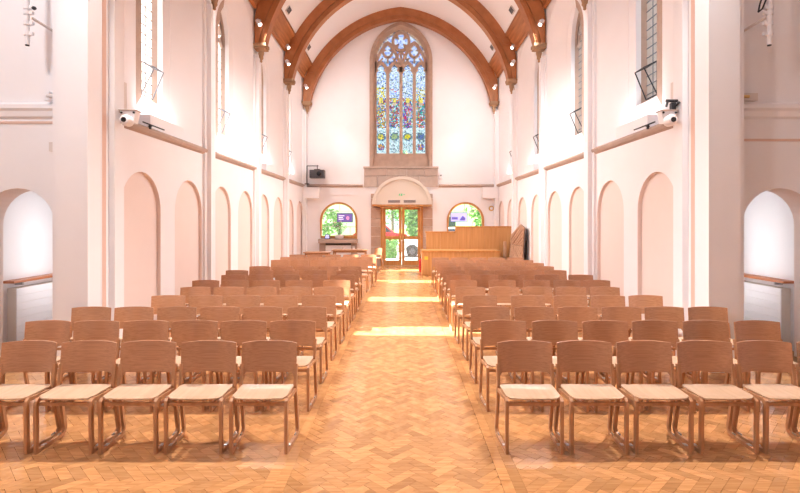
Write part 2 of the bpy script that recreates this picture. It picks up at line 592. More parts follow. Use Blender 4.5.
# ------------------------------------------------------------------ side windows
def side_window(s, k, num):
    c = (PY[k] + PY[k + 1]) / 2
    mp = lambda d: (lambda u, z: (side(s, d), u, z))
    where = ['between the crossing pier and the second pilaster', 'in the second bay from the crossing pier',
             'in the third bay from the crossing pier', 'in the bay beside the end wall'][k]
    win = thing('window_%d' % num, (side(s, .4), c, 3.9), 'tall leaded nave window %s, %s side' % (where, NEAR[s]), 'window', kind='structure')
    inv = Vector((-side(s, .4), -c, -3.9))
    def put(mb, name, mat, par=win, smooth=None):
        mb.v = [(x + inv[0], y + inv[1], z + inv[2]) for x, y, z in mb.v]
        return mb.build(name, mat, par, smooth)
    O1 = arch_outline(c, 1.5, 3.36, 6.7, 0.92, 20)
    O2 = arch_outline(c, 0.60, 3.36, 6.25, 0.99, 20, 'pointed')
    O3 = arch_outline(c, 0.37, 3.95, 6.25, 0.80, 20, 'pointed')
    O3b = arch_outline(c, 0.60, 3.72, 6.25, 0.99, 20, 'pointed')
    O4 = arch_outline(c, 0.33, 3.98, 6.25, 0.74, 20, 'pointed')
    O5 = arch_outline(c, 0.52, 3.85, 6.25, 0.9, 20, 'pointed')
    m = MB()
    loft(m, O1, O2, mp(0), mp(0.235))
    loft(m, O2, O3b, mp(0.235), mp(0.24))
    put(m, 'splay', 'white', smooth=50)
    m = MB()
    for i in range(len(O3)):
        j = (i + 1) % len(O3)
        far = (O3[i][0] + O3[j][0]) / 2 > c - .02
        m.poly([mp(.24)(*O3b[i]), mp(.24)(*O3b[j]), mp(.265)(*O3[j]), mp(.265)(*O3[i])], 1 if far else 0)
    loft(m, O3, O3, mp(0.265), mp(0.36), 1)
    loft(m, O3, O4, mp(0.36), mp(0.45), 0)
    loft(m, O4, O5, mp(0.45), mp(0.79), 0)
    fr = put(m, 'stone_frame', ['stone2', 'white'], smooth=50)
    # cusped head of the single light
    bar = lambda u, z, t: (side(s, t), u, z)
    m = MB()
    for g in (-1, 1):
        m.prism([(c + g * .33, 6.18), (c + g * .12, 6.36), (c + g * .30, 6.52)], bar, .40, .47)
        m.prism([(c + g * .29, 6.50), (c + g * .07, 6.62), (c + g * .16, 6.80)], bar, .40, .47)
    m.ribbon(arch_outline(c, .30, 6.25, 6.25, .68, 12, 'pointed')[1:-1], .06, bar, .40, .47)
    put(m, 'tracery', 'stone2')
    g = MB().poly([mp(.45)(*p) for p in O4])
    pane = put(g, 'glass_pane', 'frost')
    m = MB()
    z = 4.14
    while z < 6.85:
        hw = .33 if z < 6.25 else .33 * math.sqrt(max(0.02, 1 - ((z - 6.25) / .80) ** 1.6))
        m.box(*sorted((side(s, .435), side(s, .45))), c - hw, c + hw, z - .006, z + .006); z += 0.165
    for u in (-.11, .11): m.box(*sorted((side(s, .437), side(s, .45))), c + u - .004, c + u + .004, 3.98, 6.5)
    put(m, 'lead_lattice', 'lead')
    # open hopper light with its stay
    m = MB()
    a = (side(s, .41), c - .10, 4.62); b2 = (side(s, .41), c + .29, 4.62)
    t1 = (side(s, .20), c - .06, 4.52); t2 = (side(s, .20), c + .26, 4.52)
    l1 = (side(s, .41), c - .10, 4.05); l2 = (side(s, .41), c + .29, 4.05)
    for p, q in ((a, b2), (t1, t2), (a, t1), (b2, t2), (t1, l1), (t2, l2), (l1, l2), (a, l1)):
        m.tube(p, q, 0.011, n=6)
    put(m, 'opening_stay', 'black' if s > 0 else 'lead')
    return win
num = 1
for s in (-1, 1):
    for k in range(4):
        side_window(s, k, num); num += 1

# uplighter boxes on the ledges
def uplighter(s, k):
    c = (PY[k] + PY[k + 1]) / 2
    ordn = ['in the bay beside the crossing pier', 'in the second bay from the crossing pier', 'in the third bay from the crossing pier', 'in the bay beside the end wall'][k]
    x = side(s, .10)
    t = thing('uplighter_box', (x, c, 3.376), 'white uplighter box %s, %s side' % (ordn, NEAR[s]), 'light', 'uplighters below the nave windows')
    m = MB()
    m.box(-.10, .10, -.6, .6, 0, .012).box(-.10, -.088, -.6, .6, .012, .225).box(.088, .10, -.6, .6, .012, .225)
    m.box(-.088, .088, -.6, -.588, .012, .225).box(-.088, .088, .588, .6, .012, .225)
    m.build('housing', 'paint', t)
    MB().box(-.085, .085, -.585, .585, .15, .165).build('diffuser', 'diffuser', t)
    L = bpy.data.lights.new('uplight', 'AREA')
    L.shape = 'RECTANGLE'; L.size = 0.15; L.size_y = 1.12
    L.energy = UPLIGHT_W; L.color = (1.0, 0.98, 1.0)
    lo = link('uplight_lamp', L, t, (0, 0, .19))
    lo.rotation_euler = (PI, 0, 0)
    return t
for s in (-1, 1):
    for k in range(4): uplighter(s, k)

# ------------------------------------------------------------------ vault, arches, beams
AC, AZ = 0.5, 5.85
def arc_pts(R, z0, n=26, xmin=None):
    """one half (x<0) of the pointed arch from height z0 to the apex"""
    a0 = math.asin((z0 - AZ) / R)
    a1 = math.acos(AC / R)
    out = []
    for i in range(n + 1):
        a = a0 + (a1 - a0) * i / n
        x, z = AC - R * math.cos(a), AZ + R * math.sin(a)
        if xmin is not None: x = max(x, xmin)
        out.append((x, z))
    return out
m = MB()
h = arc_pts(4.75, 8.28)
prof = h + [(-x, z) for x, z in h[-2::-1]]
m.grid([[(CX + x, y, z) for x, z in prof] for y in [6.3 + i * 1.6 for i in range(10)]])
ceil = m.build('ceiling', 'ceil', smooth=40)
tag(ceil, 'white plastered pointed barrel vault between the wooden arches', 'ceiling', kind='structure')
roof = MB().box(-7.6, 7.6, -5.2, 6.99, 11.15, 11.4).box(-4.9, 4.9, 6.99, 21.3, 11.15, 11.4).box(side(-1, .78), side(-1, 0), 6.93, 21.3, 8.41, 11.14).box(side(1, .0), side(1, .78), 6.93, 21.3, 8.41, 11.14).build('roof_deck', 'ceil', ceil)

def roof_arch(k):
    y = PY[k] if k < 4 else WALL_Y - .2
    where = ['at the crossing piers', 'between the first and second nave windows', 'between the second and third nave windows',
             'between the third nave window and the one by the end wall', 'against the end wall around the stained glass'][k]
    t = thing('roof_arch', (CX, y, 6.72), 'brown timber pointed roof arch %s' % where, 'arch', 'timber roof arches', 'structure')
    def band(R0, R1, hy, name, par=t):
        mb = MB()
        for s in (-1, 1):
            A = arc_pts(R0, 6.74, 26, -3.97); B = arc_pts(R1, 6.74, 26, -3.97)
            ring = [(x, z) for x, z in A] + [(x, z) for x, z in B[::-1]]
            n = len(A)
            def P(i, yy, L): return (-s * L[i][0], yy, L[i][1] - 6.72)
            for i in range(n - 1):
                for yy in (-hy, hy):
                    mb.poly([P(i, yy, A), P(i + 1, yy, A), P(i + 1, yy, B), P(i, yy, B)])
                mb.poly([P(i, -hy, A), P(i + 1, -hy, A), P(i + 1, hy, A), P(i, hy, A)])
                mb.poly([P(i, -hy, B), P(i + 1, -hy, B), P(i + 1, hy, B), P(i, hy, B)])
            mb.poly([P(0, -hy, A), P(0, hy, A), P(0, hy, B), P(0, -hy, B)])
        return mb.build(name, 'archwood', par)
    band(4.45, 4.78, .17, 'arch_rib')
    band(4.425, 4.455, .135, 'groove')
    band(4.29, 4.43, .155, 'moulding')
    band(4.345, 4.375, .165, 'bead')
    for s in (-1, 1):
        mb = MB()
        px = s * 3.63; pz = 8.02 - 6.72
        mb.lathe([(0.13, -.0), (0.13, -.03), (0.09, -.045), (0.05, -.05)], (px, -.165, pz), 14, axis='y')
        mb.build('boss', 'archwood', t, 40)
    return t
arches = [roof_arch(k) for k in range(5)]

def corbel(s, k):
    y = PY[k] if k < 4 else WALL_Y - .2
    ordn = ['at the crossing pier', 'between the first two nave windows', 'between the second and third nave windows', 'between the third and fourth nave windows', 'in the end wall corner'][k]
    x = side(s, -.16)
    t = thing('corbel', (x, y, 6.25), 'carved stone corbel under the roof arch %s, %s side' % (ordn, NEAR[s]), 'corbel', 'stone corbels', 'structure')
    MB().lathe([(0.01, 0), (0.035, .02), (0.03, .06), (0.065, .12), (0.06, .16), (0.085, .25), (0.075, .29), (0.12, .35)], (0, 0, 0), 10).build('pendant', 'corbel', t, 40)
    MB().box(-.16, .16, -.17, .17, .35, .41).box(-.18, .18, -.19, .19, .41, .485).build('abacus', 'corbel', t)
for s in (-1, 1):
    for k in range(5): corbel(s, k)

for s in (-1, 1):
    for k in range(4):
        y0, y1 = PY[k] + .17, (PY[k + 1] if k < 3 else WALL_Y - .2) - .17
        ordn = ['first', 'second', 'third', 'fourth'][k]
        t = thing('wall_plate_beam', (side(s, 0), y0, 7.7), 'slanted brown wall plate beam over the %s nave window, %s side' % (ordn, NEAR[s]), 'beam', 'wall plate beams', 'structure')
        mk = lambda u, z, q: (s * u, q, z - 7.7)
        MB().prism([(0.01, 7.72), (-.05, 7.70), (-.36, 8.2), (-.36, 8.32), (0.01, 8.4)], mk, 0, y1 - y0).build('beam', 'beamwood', t)
        MB().prism([(-.03, 7.66), (-.10, 7.70), (-.10, 7.78), (-.03, 7.72)], mk, 0, y1 - y0).build('lower_moulding', 'beamwood', t)
        MB().prism([(-.34, 8.14), (-.40, 8.20), (-.40, 8.30), (-.34, 8.30)], mk, 0, y1 - y0).build('upper_moulding', 'beamwood', t)
        # ventilation grille above the beam
        c = (y0 + y1) / 2
        g = thing('ceiling_vent', (side(s, -.44), c, 8.34), 'small dark vent grille above the beam of the %s bay, %s side' % (ordn, NEAR[s]), 'vent', 'vault vents')
        MB().prism([(0.05, 0.0), (-.05, .0), (-.16, .16), (-.04, .22)], lambda u, z, q: (s * u, q, z), -.16, .16).build('vent_body', 'offwhite', g)
        mb = MB()
        for i in range(4):
            a = .012 + i * .035
            mb.prism([(-.052 - .69 * a, a), (-.062 - .69 * a, a + .004), (-.078 - .69 * a, a + .026), (-.068 - .69 * a, a + .022)], lambda u, z, q: (s * u, q, z), -.15, .15)
        mb.build('louvre', 'grille', g)

# spot lamps fixed to the arch legs
def spot_lamp(s, k, z, off, watt, aim, label, dx=0.0):
    y = (PY[k] if k < 4 else WALL_Y - .2) - off
    x = side(s, -.17 - dx)
    t = thing('spot_lamp', (x, y, z), label, 'lamp', 'white spot lamps on the roof arches')
    MB().box(-.035, .035, *((-.02, .10) if off > 0 else (-.12, .02)), .06, .09).box(-.02, .02, -.02, .02, -.01, .07).build('bracket', 'paint', t)
    d = (Vector(aim) - Vector((x, y, z))).normalized()
    mb = MB()
    c = d * -.02
    mb.tube(c - d * .09, c + d * .09, .055, .06, 14)
    body = mb.build('lamp_body', 'paint', t, 40)
    mb = MB(); mb.tube(c + d * .0905, c + d * .094, .05, .05, 14)
    mb.build('lens', 'lampface', body)
    L = bpy.data.lights.new('spot', 'SPOT')
    L.energy = watt; L.spot_size = math.radians({0: 95, 1: 95, 2: 95, 3: 80, 4: 66}[k] if off > 0 else (160 if k == 3 else 118)); L.spot_blend = 0.6 if off > 0 else 1.0; L.shadow_soft_size = 0.06
    L.color = (1.0, 0.955, 0.935)
    lo = link('spot_light', L, t, tuple(c + d * .17))
    lo.rotation_euler = d.to_track_quat('-Z', 'Y').to_euler()
    return t
for s in (-1, 1):
    nm = NEAR[s]
    spot_lamp(s, 0, 7.25, .80, PIER_SPOT_W, (s * .8, 3.6, 0), 'white spot lamp on the crossing pier arch leg, %s side' % nm, .10)
    spot_lamp(s, 1, 7.25, -.32, 620, (-s * 0.6, 13.0, 0), 'white spot lamp on the arch leg after the first window, %s side' % nm)
    spot_lamp(s, 2, 7.25, .24, 470, (-s * 1.0, 10.5, 0), 'white spot lamp on the arch leg after the second window, %s side' % nm)
    spot_lamp(s, 3, 7.25, .24, 470, (-s * 1.0, 14.0, 0), 'white spot lamp on the arch leg after the third window, %s side' % nm)
    spot_lamp(s, 4, 7.30, .24, 470, (-s * 1.0, 17.5, 0), 'white spot lamp on the arch leg by the end wall, %s side' % nm)
    spot_lamp(s, 3, 7.40, -.32, 170, (-s * 1.2, 20.7, 3.2), 'added spot lamp behind the third arch leg to brighten the end wall, %s side' % nm)  # extra fill lamp, added to brighten the end wall
    spot_lamp(s, 3, 7.78, .30, 60, (-s * 2.0, 14.0, 2), 'upper white spot lamp close under the wall plate by the third window, %s side' % nm)

# ------------------------------------------------------------------ end wall
mpw = lambda d: (lambda u, z: (u, WALL_Y + d, z))
WLX, WRX, WHALF = -2.60, 2.645, 0.76
wb = MB()
DX0, DX1, DZ = -0.87, 0.89, 2.50
f0 = mpw(0)
def end_skin(mb, d):
    f = mpw(d)
    for c, u0, u1 in ((WLX, -4.9, -1.29), (WRX, 1.29, 4.9)):
        panel_with_hole(mb, u0, u1, 0, 3.32, arch_outline(c, WHALF, 1.16, 1.87, WHALF, 20), f)
    mb.poly([f(-1.29, 0), f(DX0, 0), f(DX0, 3.32), f(-1.29, 3.32)])
    mb.poly([f(DX1, 0), f(1.29, 0), f(1.29, 3.32), f(DX1, 3.32)])
    mb.poly([f(DX0, DZ), f(DX1, DZ), f(DX1, 3.32), f(DX0, 3.32)])
    panel_with_hole(mb, -4.9, 4.9, 3.32, 11.2, arch_outline(-.02, 1.3, 4.1, 8.48, 1.64, 28, 'pointed'), f)
end_skin(wb, 0); end_skin(wb, .5)
for c in (WLX, WRX):
    A = arch_outline(c, WHALF, 1.16, 1.87, WHALF, 20)
    loft(wb, A, A, mpw(0), mpw(.5))
D = [(DX0, 0), (DX0, DZ), (DX1, DZ), (DX1, 0)]
loft(wb, D, D, mpw(0), mpw(.5), bottom=False)
wall_b = wb.build('wall_back', 'white')
tag(wall_b, 'white plastered end wall with the stained glass window and glazed entrance', 'wall', kind='structure')
for (x0, x1) in ((-4.03, -1.6), (1.53, 3.95)):
    MB().prism([(0, 3.25), (-.05, 3.28), (-.08, 3.31), (-.08, 3.35), (-.02, 3.385), (0, 3.385)], lambda u, z, t: (t, WALL_Y + u, z), x0, x1).build('string_course', 'string', wall_b)
MB().box(-3.9, -1.62, WALL_Y - .03, WALL_Y, 2.93, 2.96).build('dado_moulding', 'paint', wall_b)
# stone plinth under the great window, and door jamb blocks
random.seed(3)
def stone_block(x0, x1, z0, z1, dep, par=wall_b, mat=None):
    MB().box(x0 + .006, x1 - .006, WALL_Y - dep - random.uniform(0, .012), WALL_Y + .02, z0 + .006, z1 - .006).build('stone_block', mat or random.choice(('stone', 'stone2')), par)
for z0, z1, cuts in ((3.27, 3.72, (-1.55, -1.0, -.1, .75, 1.5)), (3.72, 4.02, (-1.55, -.62, .22, .95, 1.5))):
    for a, b in zip(cuts[:-1], cuts[1:]): stone_block(a, b, z0, z1, .10, mat='stone2')
stone_block(-1.58, 1.53, 4.02, 4.11, .14, mat='stone2')
for x0, x1 in ((-1.27, DX0), (DX1, 1.29)):
    z = 0.0
    for hgt in (.42, .36, .45, .4, .34, .44, .38, .2):
        stone_block(x0, x1, z, z + hgt, .05); z += hgt

# ---- great stained glass window
SWC = -0.02
sw = thing('window_9', (SWC, WALL_Y, 4.1), 'tall pointed four-light stained glass window with stone tracery', 'window', kind='structure')
def sput(mb, name, mat, par=sw, smooth=None):
    mb.v = [(x - SWC, y - WALL_Y, z - 4.1) for x, y, z in mb.v]
    return mb.build(name, mat, par, smooth)
m = MB()
A0 = arch_outline(SWC, 1.30, 4.1, 8.48, 1.64, 28, 'pointed')
A1 = arch_outline(SWC, 1.17, 4.1, 8.48, 1.50, 28, 'pointed')
A2 = arch_outline(SWC, 1.07, 4.68, 8.45, 1.42, 28, 'pointed')
loft(m, A0, A0, mpw(.3), mpw(-.06), bottom=False)
loft(m, A0, A1, mpw(-.06), mpw(-.05), bottom=False)
loft(m, A1, A1, mpw(-.05), mpw(.04), bottom=False)
loft(m, A1, A2, mpw(.04), mpw(.17))
loft(m, A2, A2, mpw(.17), mpw(.5))
sput(m, 'stone_surround', 'stone', smooth=35)
tr = lambda u, z, t: (u, WALL_Y + t, z)
m = MB()
MU = [-.555, 0, .555]
for u in MU: m.ribbon([(SWC + u, 4.66), (SWC + u, 8.3)], .125, tr, .13, .30)
for u in (-1.07, 1.07): m.ribbon([(SWC + u * .985, 4.66), (SWC + u * .985, 8.5)], .07, tr, .13, .30)
sput(m, 'mullion', 'stone')
m = MB()
for i in range(4):
    c = SWC - .8325 + .555 * i
    m.ribbon(arch_outline(c, .245, 8.05, 8.05, .42, 12, 'pointed')[1:-1], .12, tr, .14, .29)
    for g in (-1, 1):       # cusps of the light heads
        m.prism([(c + g * .24, 8.02), (c + g * .10, 8.17), (c + g * .24, 8.26)], tr, .16, .27)
for g in (-1, 1):
    c = SWC + g * .555
    m.ribbon(arch_outline(c, .53, 8.05, 8.08, 1.22, 16, 'pointed')[1:-1], .11, tr, .13, .29)
    ring = [(c + .21 * math.cos(a * PI / 9), 9.0 + .30 * math.sin(a * PI / 9)) for a in range(18)]
    m.ribbon(ring, .085, tr, .14, .28, closed=True)
    for q in (-1, 1):
        m.prism([(c + q * .21, 8.94), (c + q * .06, 9.0), (c + q * .21, 9.06)], tr, .16, .27)
    m.ribbon([(c, 8.47), (c, 8.70)], .07, tr, .14, .28)
    m.ribbon([(c - .21, 8.66), (c - .42, 8.44)], .045, tr, .14, .28)
    m.ribbon([(c + .21, 8.66), (c + .42, 8.44)], .045, tr, .14, .28)
ring = [(SWC + .34 * math.cos(a * PI / 10), 9.36 + .38 * math.sin(a * PI / 10)) for a in range(20)]
m.ribbon(ring, .11, tr, .13, .29, closed=True)
for a in range(4):
    t = PI / 4 + a * PI / 2
    c0 = (SWC + .36 * math.cos(t), 9.36 + .40 * math.sin(t))
    m.prism([(SWC + .12 * math.cos(t), 9.36 + .13 * math.sin(t)), (c0[0] + .14 * math.cos(t + PI / 2), c0[1] + .14 * math.sin(t + PI / 2)), (c0[0] - .14 * math.cos(t + PI / 2), c0[1] - .14 * math.sin(t + PI / 2))], tr, .16, .27)
m.ribbon([(SWC, 8.25), (SWC, 8.98)], .09, tr, .14, .28)
for g in (-1, 1):
    m.ribbon([(SWC + g * .30, 8.55), (SWC + g * .12, 8.80), (SWC, 9.0)], .06, tr, .14, .28)
sput(m, 'tracery', 'stone')
random.seed(12)
PALE = [(0.80, 0.90, 0.98), (0.62, 0.74, 0.96), (0.88, 0.94, 0.94), (0.50, 0.62, 0.95), (0.78, 0.92, 0.80), (0.92, 0.92, 0.98), (0.35, 0.45, 0.90)]
RICH = [(0.75, 0.08, 0.10), (0.10, 0.22, 0.75), (0.05, 0.50, 0.42), (0.90, 0.62, 0.06), (0.35, 0.10, 0.50), (0.80, 0.35, 0.05), (0.55, 0.75, 0.90), (0.06, 0.10, 0.28), (0.75, 0.80, 0.70), (0.10, 0.40, 0.60), (0.12, 0.45, 0.25), (0.80, 0.90, 0.95), (0.70, 0.82, 0.90)]
BASE = [(0.72, 0.88, 0.84), (0.60, 0.80, 0.80), (0.85, 0.93, 0.88), (0.45, 0.62, 0.66), (0.78, 0.85, 0.92)]
LEADC = (0.10, 0.11, 0.14)
ROBES = [((0.85, 0.60, 0.10), (0.60, 0.30, 0.10)), ((0.75, 0.10, 0.10), (0.08, 0.45, 0.45)), ((0.72, 0.06, 0.16), (0.26, 0.08, 0.48)), ((0.80, 0.12, 0.08), (0.05, 0.42, 0.30))]
for i in range(4):
    c = SWC - .8325 + .555 * i
    mb = MB()
    nc, nr = 12, 96
    x0, x1, z0, z1 = c - .235, c + .235, 4.66, 8.55
    gx = [[x0 + (x1 - x0) * j / nc + (random.uniform(-.010, .010) if 0 < j < nc else 0) for j in range(nc + 1)] for r in range(nr + 1)]
    gz = [z0 + (z1 - z0) * r / nr for r in range(nr + 1)]
    jz = [[random.uniform(-.009, .009) for j in range(nc + 1)] for r in range(nr + 1)]
    emb = [(0.90, 0.70, 0.10), (0.45, 0.55, 0.25), (0.92, 0.75, 0.05), (0.15, 0.22, 0.45)][i]
    for r in range(nr):
        t = (r + .5) / nr
        for j in range(nc):
            u = abs((j + .5) / nc - .5) * 2
            if t < .02 or .265 < t < .285: col = (0.80, 0.92, 0.90)
            elif t < .265:
                dd = math.hypot(u * 1.25, (t - .185) / .042)
                if dd < .62: col = emb
                elif dd < 1.0: col = random.choice([(0.25, 0.32, 0.30), (0.10, 0.16, 0.40), (0.30, 0.42, 0.22)])
                elif u < .5 and .04 < t < .10: col = random.choice([(0.85, 0.55, 0.08), (0.12, 0.20, 0.60), (0.55, 0.12, 0.10)] if i in (0, 3) else BASE)
                else: col = random.choice(BASE)
            elif t < .60:
                f = (t - .285) / .315
                if u > .82: col = random.choice(BASE + RICH[:3])
                elif f > .86: col = (0.95, 0.75, 0.15) if u < .35 else random.choice(RICH)
                elif f > .74 and u < .28: col = (0.80, 0.58, 0.42)
                elif u < .62: col = random.choice(ROBES[i]) if random.random() < .42 else random.choice(RICH)
                else: col = random.choice(RICH)
            elif t < .72:
                col = random.choice(PALE + ([(0.92, 0.72, 0.10)] * 4 if i in (0, 3) else [(0.70, 0.82, 0.95)] + ([(0.85, 0.12, 0.12)] if i == 1 and .66 < t < .71 and u < .7 else [])))
            elif u > .8: col = random.choice([(0.45, 0.70, 0.72), (0.80, 0.90, 0.92)])
            else: col = random.choice(PALE)
            if random.random() < .10: col = LEADC
            k = random.uniform(.46, .74)
            col = tuple(min(1.0, q * k) for q in col)
            mb.poly([(gx[r][j], WALL_Y + .22, gz[r] + jz[r][j] * (0 < r)), (gx[r][j + 1], WALL_Y + .22, gz[r] + jz[r][j + 1] * (0 < r)),
                     (gx[r + 1][j + 1], WALL_Y + .22, gz[r + 1] + jz[r + 1][j + 1] * (r < nr - 1)), (gx[r + 1][j], WALL_Y + .22, gz[r + 1] + jz[r + 1][j] * (r < nr - 1))], 0, col)
    sput(mb, 'stained_light', 'stained')
mb = MB()
O = arch_outline(SWC, 1.05, 8.3, 8.46, 1.40, 28, 'pointed')
def inside(x, z):
    if z < 8.3: return False
    k = (1.40 ** 2 - 1.05 ** 2) / 2.1; Rr = 1.05 + k
    if z < 8.46: return abs(x - SWC) < 1.05
    return math.hypot(abs(x - SWC) + k, z - 8.46) < Rr
n = 0
zz = 8.3
while zz < 9.95:
    xx = -1.1
    while xx < 1.1:
        cxx, czz = SWC + xx + .035, zz + .035
        if inside(cxx, czz):
            col = random.choice([(0.45, 0.55, 0.95), (0.75, 0.82, 0.98), (0.60, 0.62, 0.95), (0.88, 0.92, 0.98), (0.80, 0.85, 0.95), (0.35, 0.42, 0.85)])
            col = tuple(.58 * q for q in col)
            mb.poly([(SWC + xx, WALL_Y + .225, zz), (SWC + xx + .07, WALL_Y + .225, zz), (SWC + xx + .07, WALL_Y + .225, zz + .07), (SWC + xx, WALL_Y + .225, zz + .07)], 0, col)
        xx += .07
    zz += .07
sput(mb, 'tracery_glass', 'stained')

# ---- arched windows beside the door
def arched_window(c, num, label):
    w = thing('window_%d' % num, (c, WALL_Y, 1.16), label, 'window', kind='structure')
    def put(mb, name, mat, par=w, smooth=None):
        mb.v = [(x - c, y - WALL_Y, z - 1.16) for x, y, z in mb.v]
        return mb.build(name, mat, par, smooth)
    A = arch_outline(c, WHALF - .03, 1.20, 1.87, WHALF - .03, 24)
    m = MB(); m.ribbon(A, .085, tr, -.05, .10, closed=True)
    put(m, 'frame', 'doorwood')
    m = MB()
    m.box(c - .70, c + .70, WALL_Y + .22, WALL_Y + .25, 1.60, 1.63).box(c - .60, c + .60, WALL_Y + .22, WALL_Y + .25, 2.26, 2.285)
    m.box(c - .015, c + .015, WALL_Y + .22, WALL_Y + .25, 2.27, 2.57).box(c + .44, c + .46, WALL_Y + .22, WALL_Y + .25, 1.2, 1.62)
    put(m, 'glazing_bar', 'metal')
    put(MB().poly([mpw(.24)(*p) for p in A]), 'glass_pane', 'clear')
    return w
arched_window(WLX, 10, 'round-headed window with a wooden frame above the radiator cover')
arched_window(WRX, 11, 'round-headed window with a wooden frame behind the tall wooden screen')

# ---- entrance door
dr = thing('door_1', (0.01, WALL_Y, 0), 'glazed double entrance door in an oak frame under the canopy', 'door', kind='structure')
def dput(mb, name, mat, par=dr, smooth=None):
    mb.v = [(x - .01, y - WALL_Y, z) for x, y, z in mb.v]
    return mb.build(name, mat, par, smooth)
Y0 = WALL_Y
m = MB().box(DX0, DX0 + .10, Y0 - .02, Y0 + .12, 0, DZ).box(DX1 - .10, DX1, Y0 - .02, Y0 + .12, 0, DZ).box(DX0 + .10, DX1 - .10, Y0 - .02, Y0 + .12, DZ - .07, DZ)
dput(m, 'door_frame', 'doorwood')
for g in (-1, 1):
    a, b = ((DX0 + .105, -.005 + .01) if g < 0 else (.015, DX1 - .105))
    lo, hi = 0.015, DZ - .075
    m = MB().box(a, a + .11, Y0, Y0 + .06, lo, hi).box(b - .11, b, Y0, Y0 + .06, lo, hi)
    for z0, z1 in ((lo, .23), (1.10, 1.23), (hi - .09, hi)): m.box(a + .11, b - .11, Y0, Y0 + .06, z0, z1)
    leaf = dput(m, 'door_leaf', 'doorwood')
    for z0, z1 in ((.23, 1.10), (1.23, hi - .09)):
        dput(MB().box(a + .11, b - .11, Y0 + .025, Y0 + .035, z0, z1), 'glass_pane', 'clear', leaf)
    hx = b - .05 if g < 0 else a + .05
    m = MB().box(hx - .02, hx + .02, Y0 - .012, Y0, 1.0, 1.24)
    m.tube((hx, Y0 - .05, 1.04), (hx, Y0 - .05, 1.2), .011).tube((hx, Y0 - .05, 1.05), (hx, Y0, 1.05), .01).tube((hx, Y0 - .05, 1.19), (hx, Y0, 1.19), .01)
    dput(m, 'handle', 'brass', leaf)

# ---- canopy over the door
cn = thing('door_canopy', (0.02, WALL_Y, 2.53), 'pale half-round canopy hood with grilles over the entrance door', 'canopy')
CR, CZR = 1.21, 1.13
def half(rx, rz, n=28): return [(rx * math.cos(PI * i / n), rz * math.sin(PI * i / n)) for i in range(n + 1)]
cv = lambda u, z, t: (u, t, z)
MB().prism(half(CR - .04, CZR - .04), cv, -.50, -.001).build('hood_body', 'cream', cn)
m = MB()
m.ribbon(half(CR - .06, CZR - .06), .12, cv, -.58, -.50)
m.build('rim', 'cream', cn)
MB().box(-CR + .02, CR - .02, -.54, -.0, -.07, -.002).build('lintel_board', 'doorwood', cn)
for x0 in (-.58, .05):
    g = MB().box(x0, x0 + .52, -.512, -.50, .06, .19).build('grille', 'offwhite', cn)
    for q in range(4): MB().box(x0 + .02, x0 + .50, -.518, -.511, .075 + q * .027, .091 + q * .027).build('grille_slat', 'grille', g)
es = thing('exit_sign', (0.0, WALL_Y - .50, 2.86), 'small green and white emergency exit sign on the canopy', 'sign')
MB().box(-.19, .19, -.012, -.001, 0, .12).build('sign_plate', 'cream', es)
m = MB()
# running figure, doorway and arrow
m.prism([(-.11, .015), (-.09, .015), (-.07, .05), (-.05, .03), (-.03, .035), (-.06, .06), (-.055, .085), (-.085, .085), (-.12, .06), (-.115, .05), (-.09, .065), (-.095, .05)], cv, -.016, -.012)
m.prism([(-.065 + .013 * math.cos(a * PI / 4), .10 + .013 * math.sin(a * PI / 4)) for a in range(8)], cv, -.016, -.012)
m.box(-.015, .03, -.016, -.012, .015, .105)
m.prism([(.06, .055), (.10, .055), (.10, .035), (.135, .06), (.10, .09), (.10, .07), (.06, .07)], cv, -.016, -.012)
m.build('symbol', 'green', es)

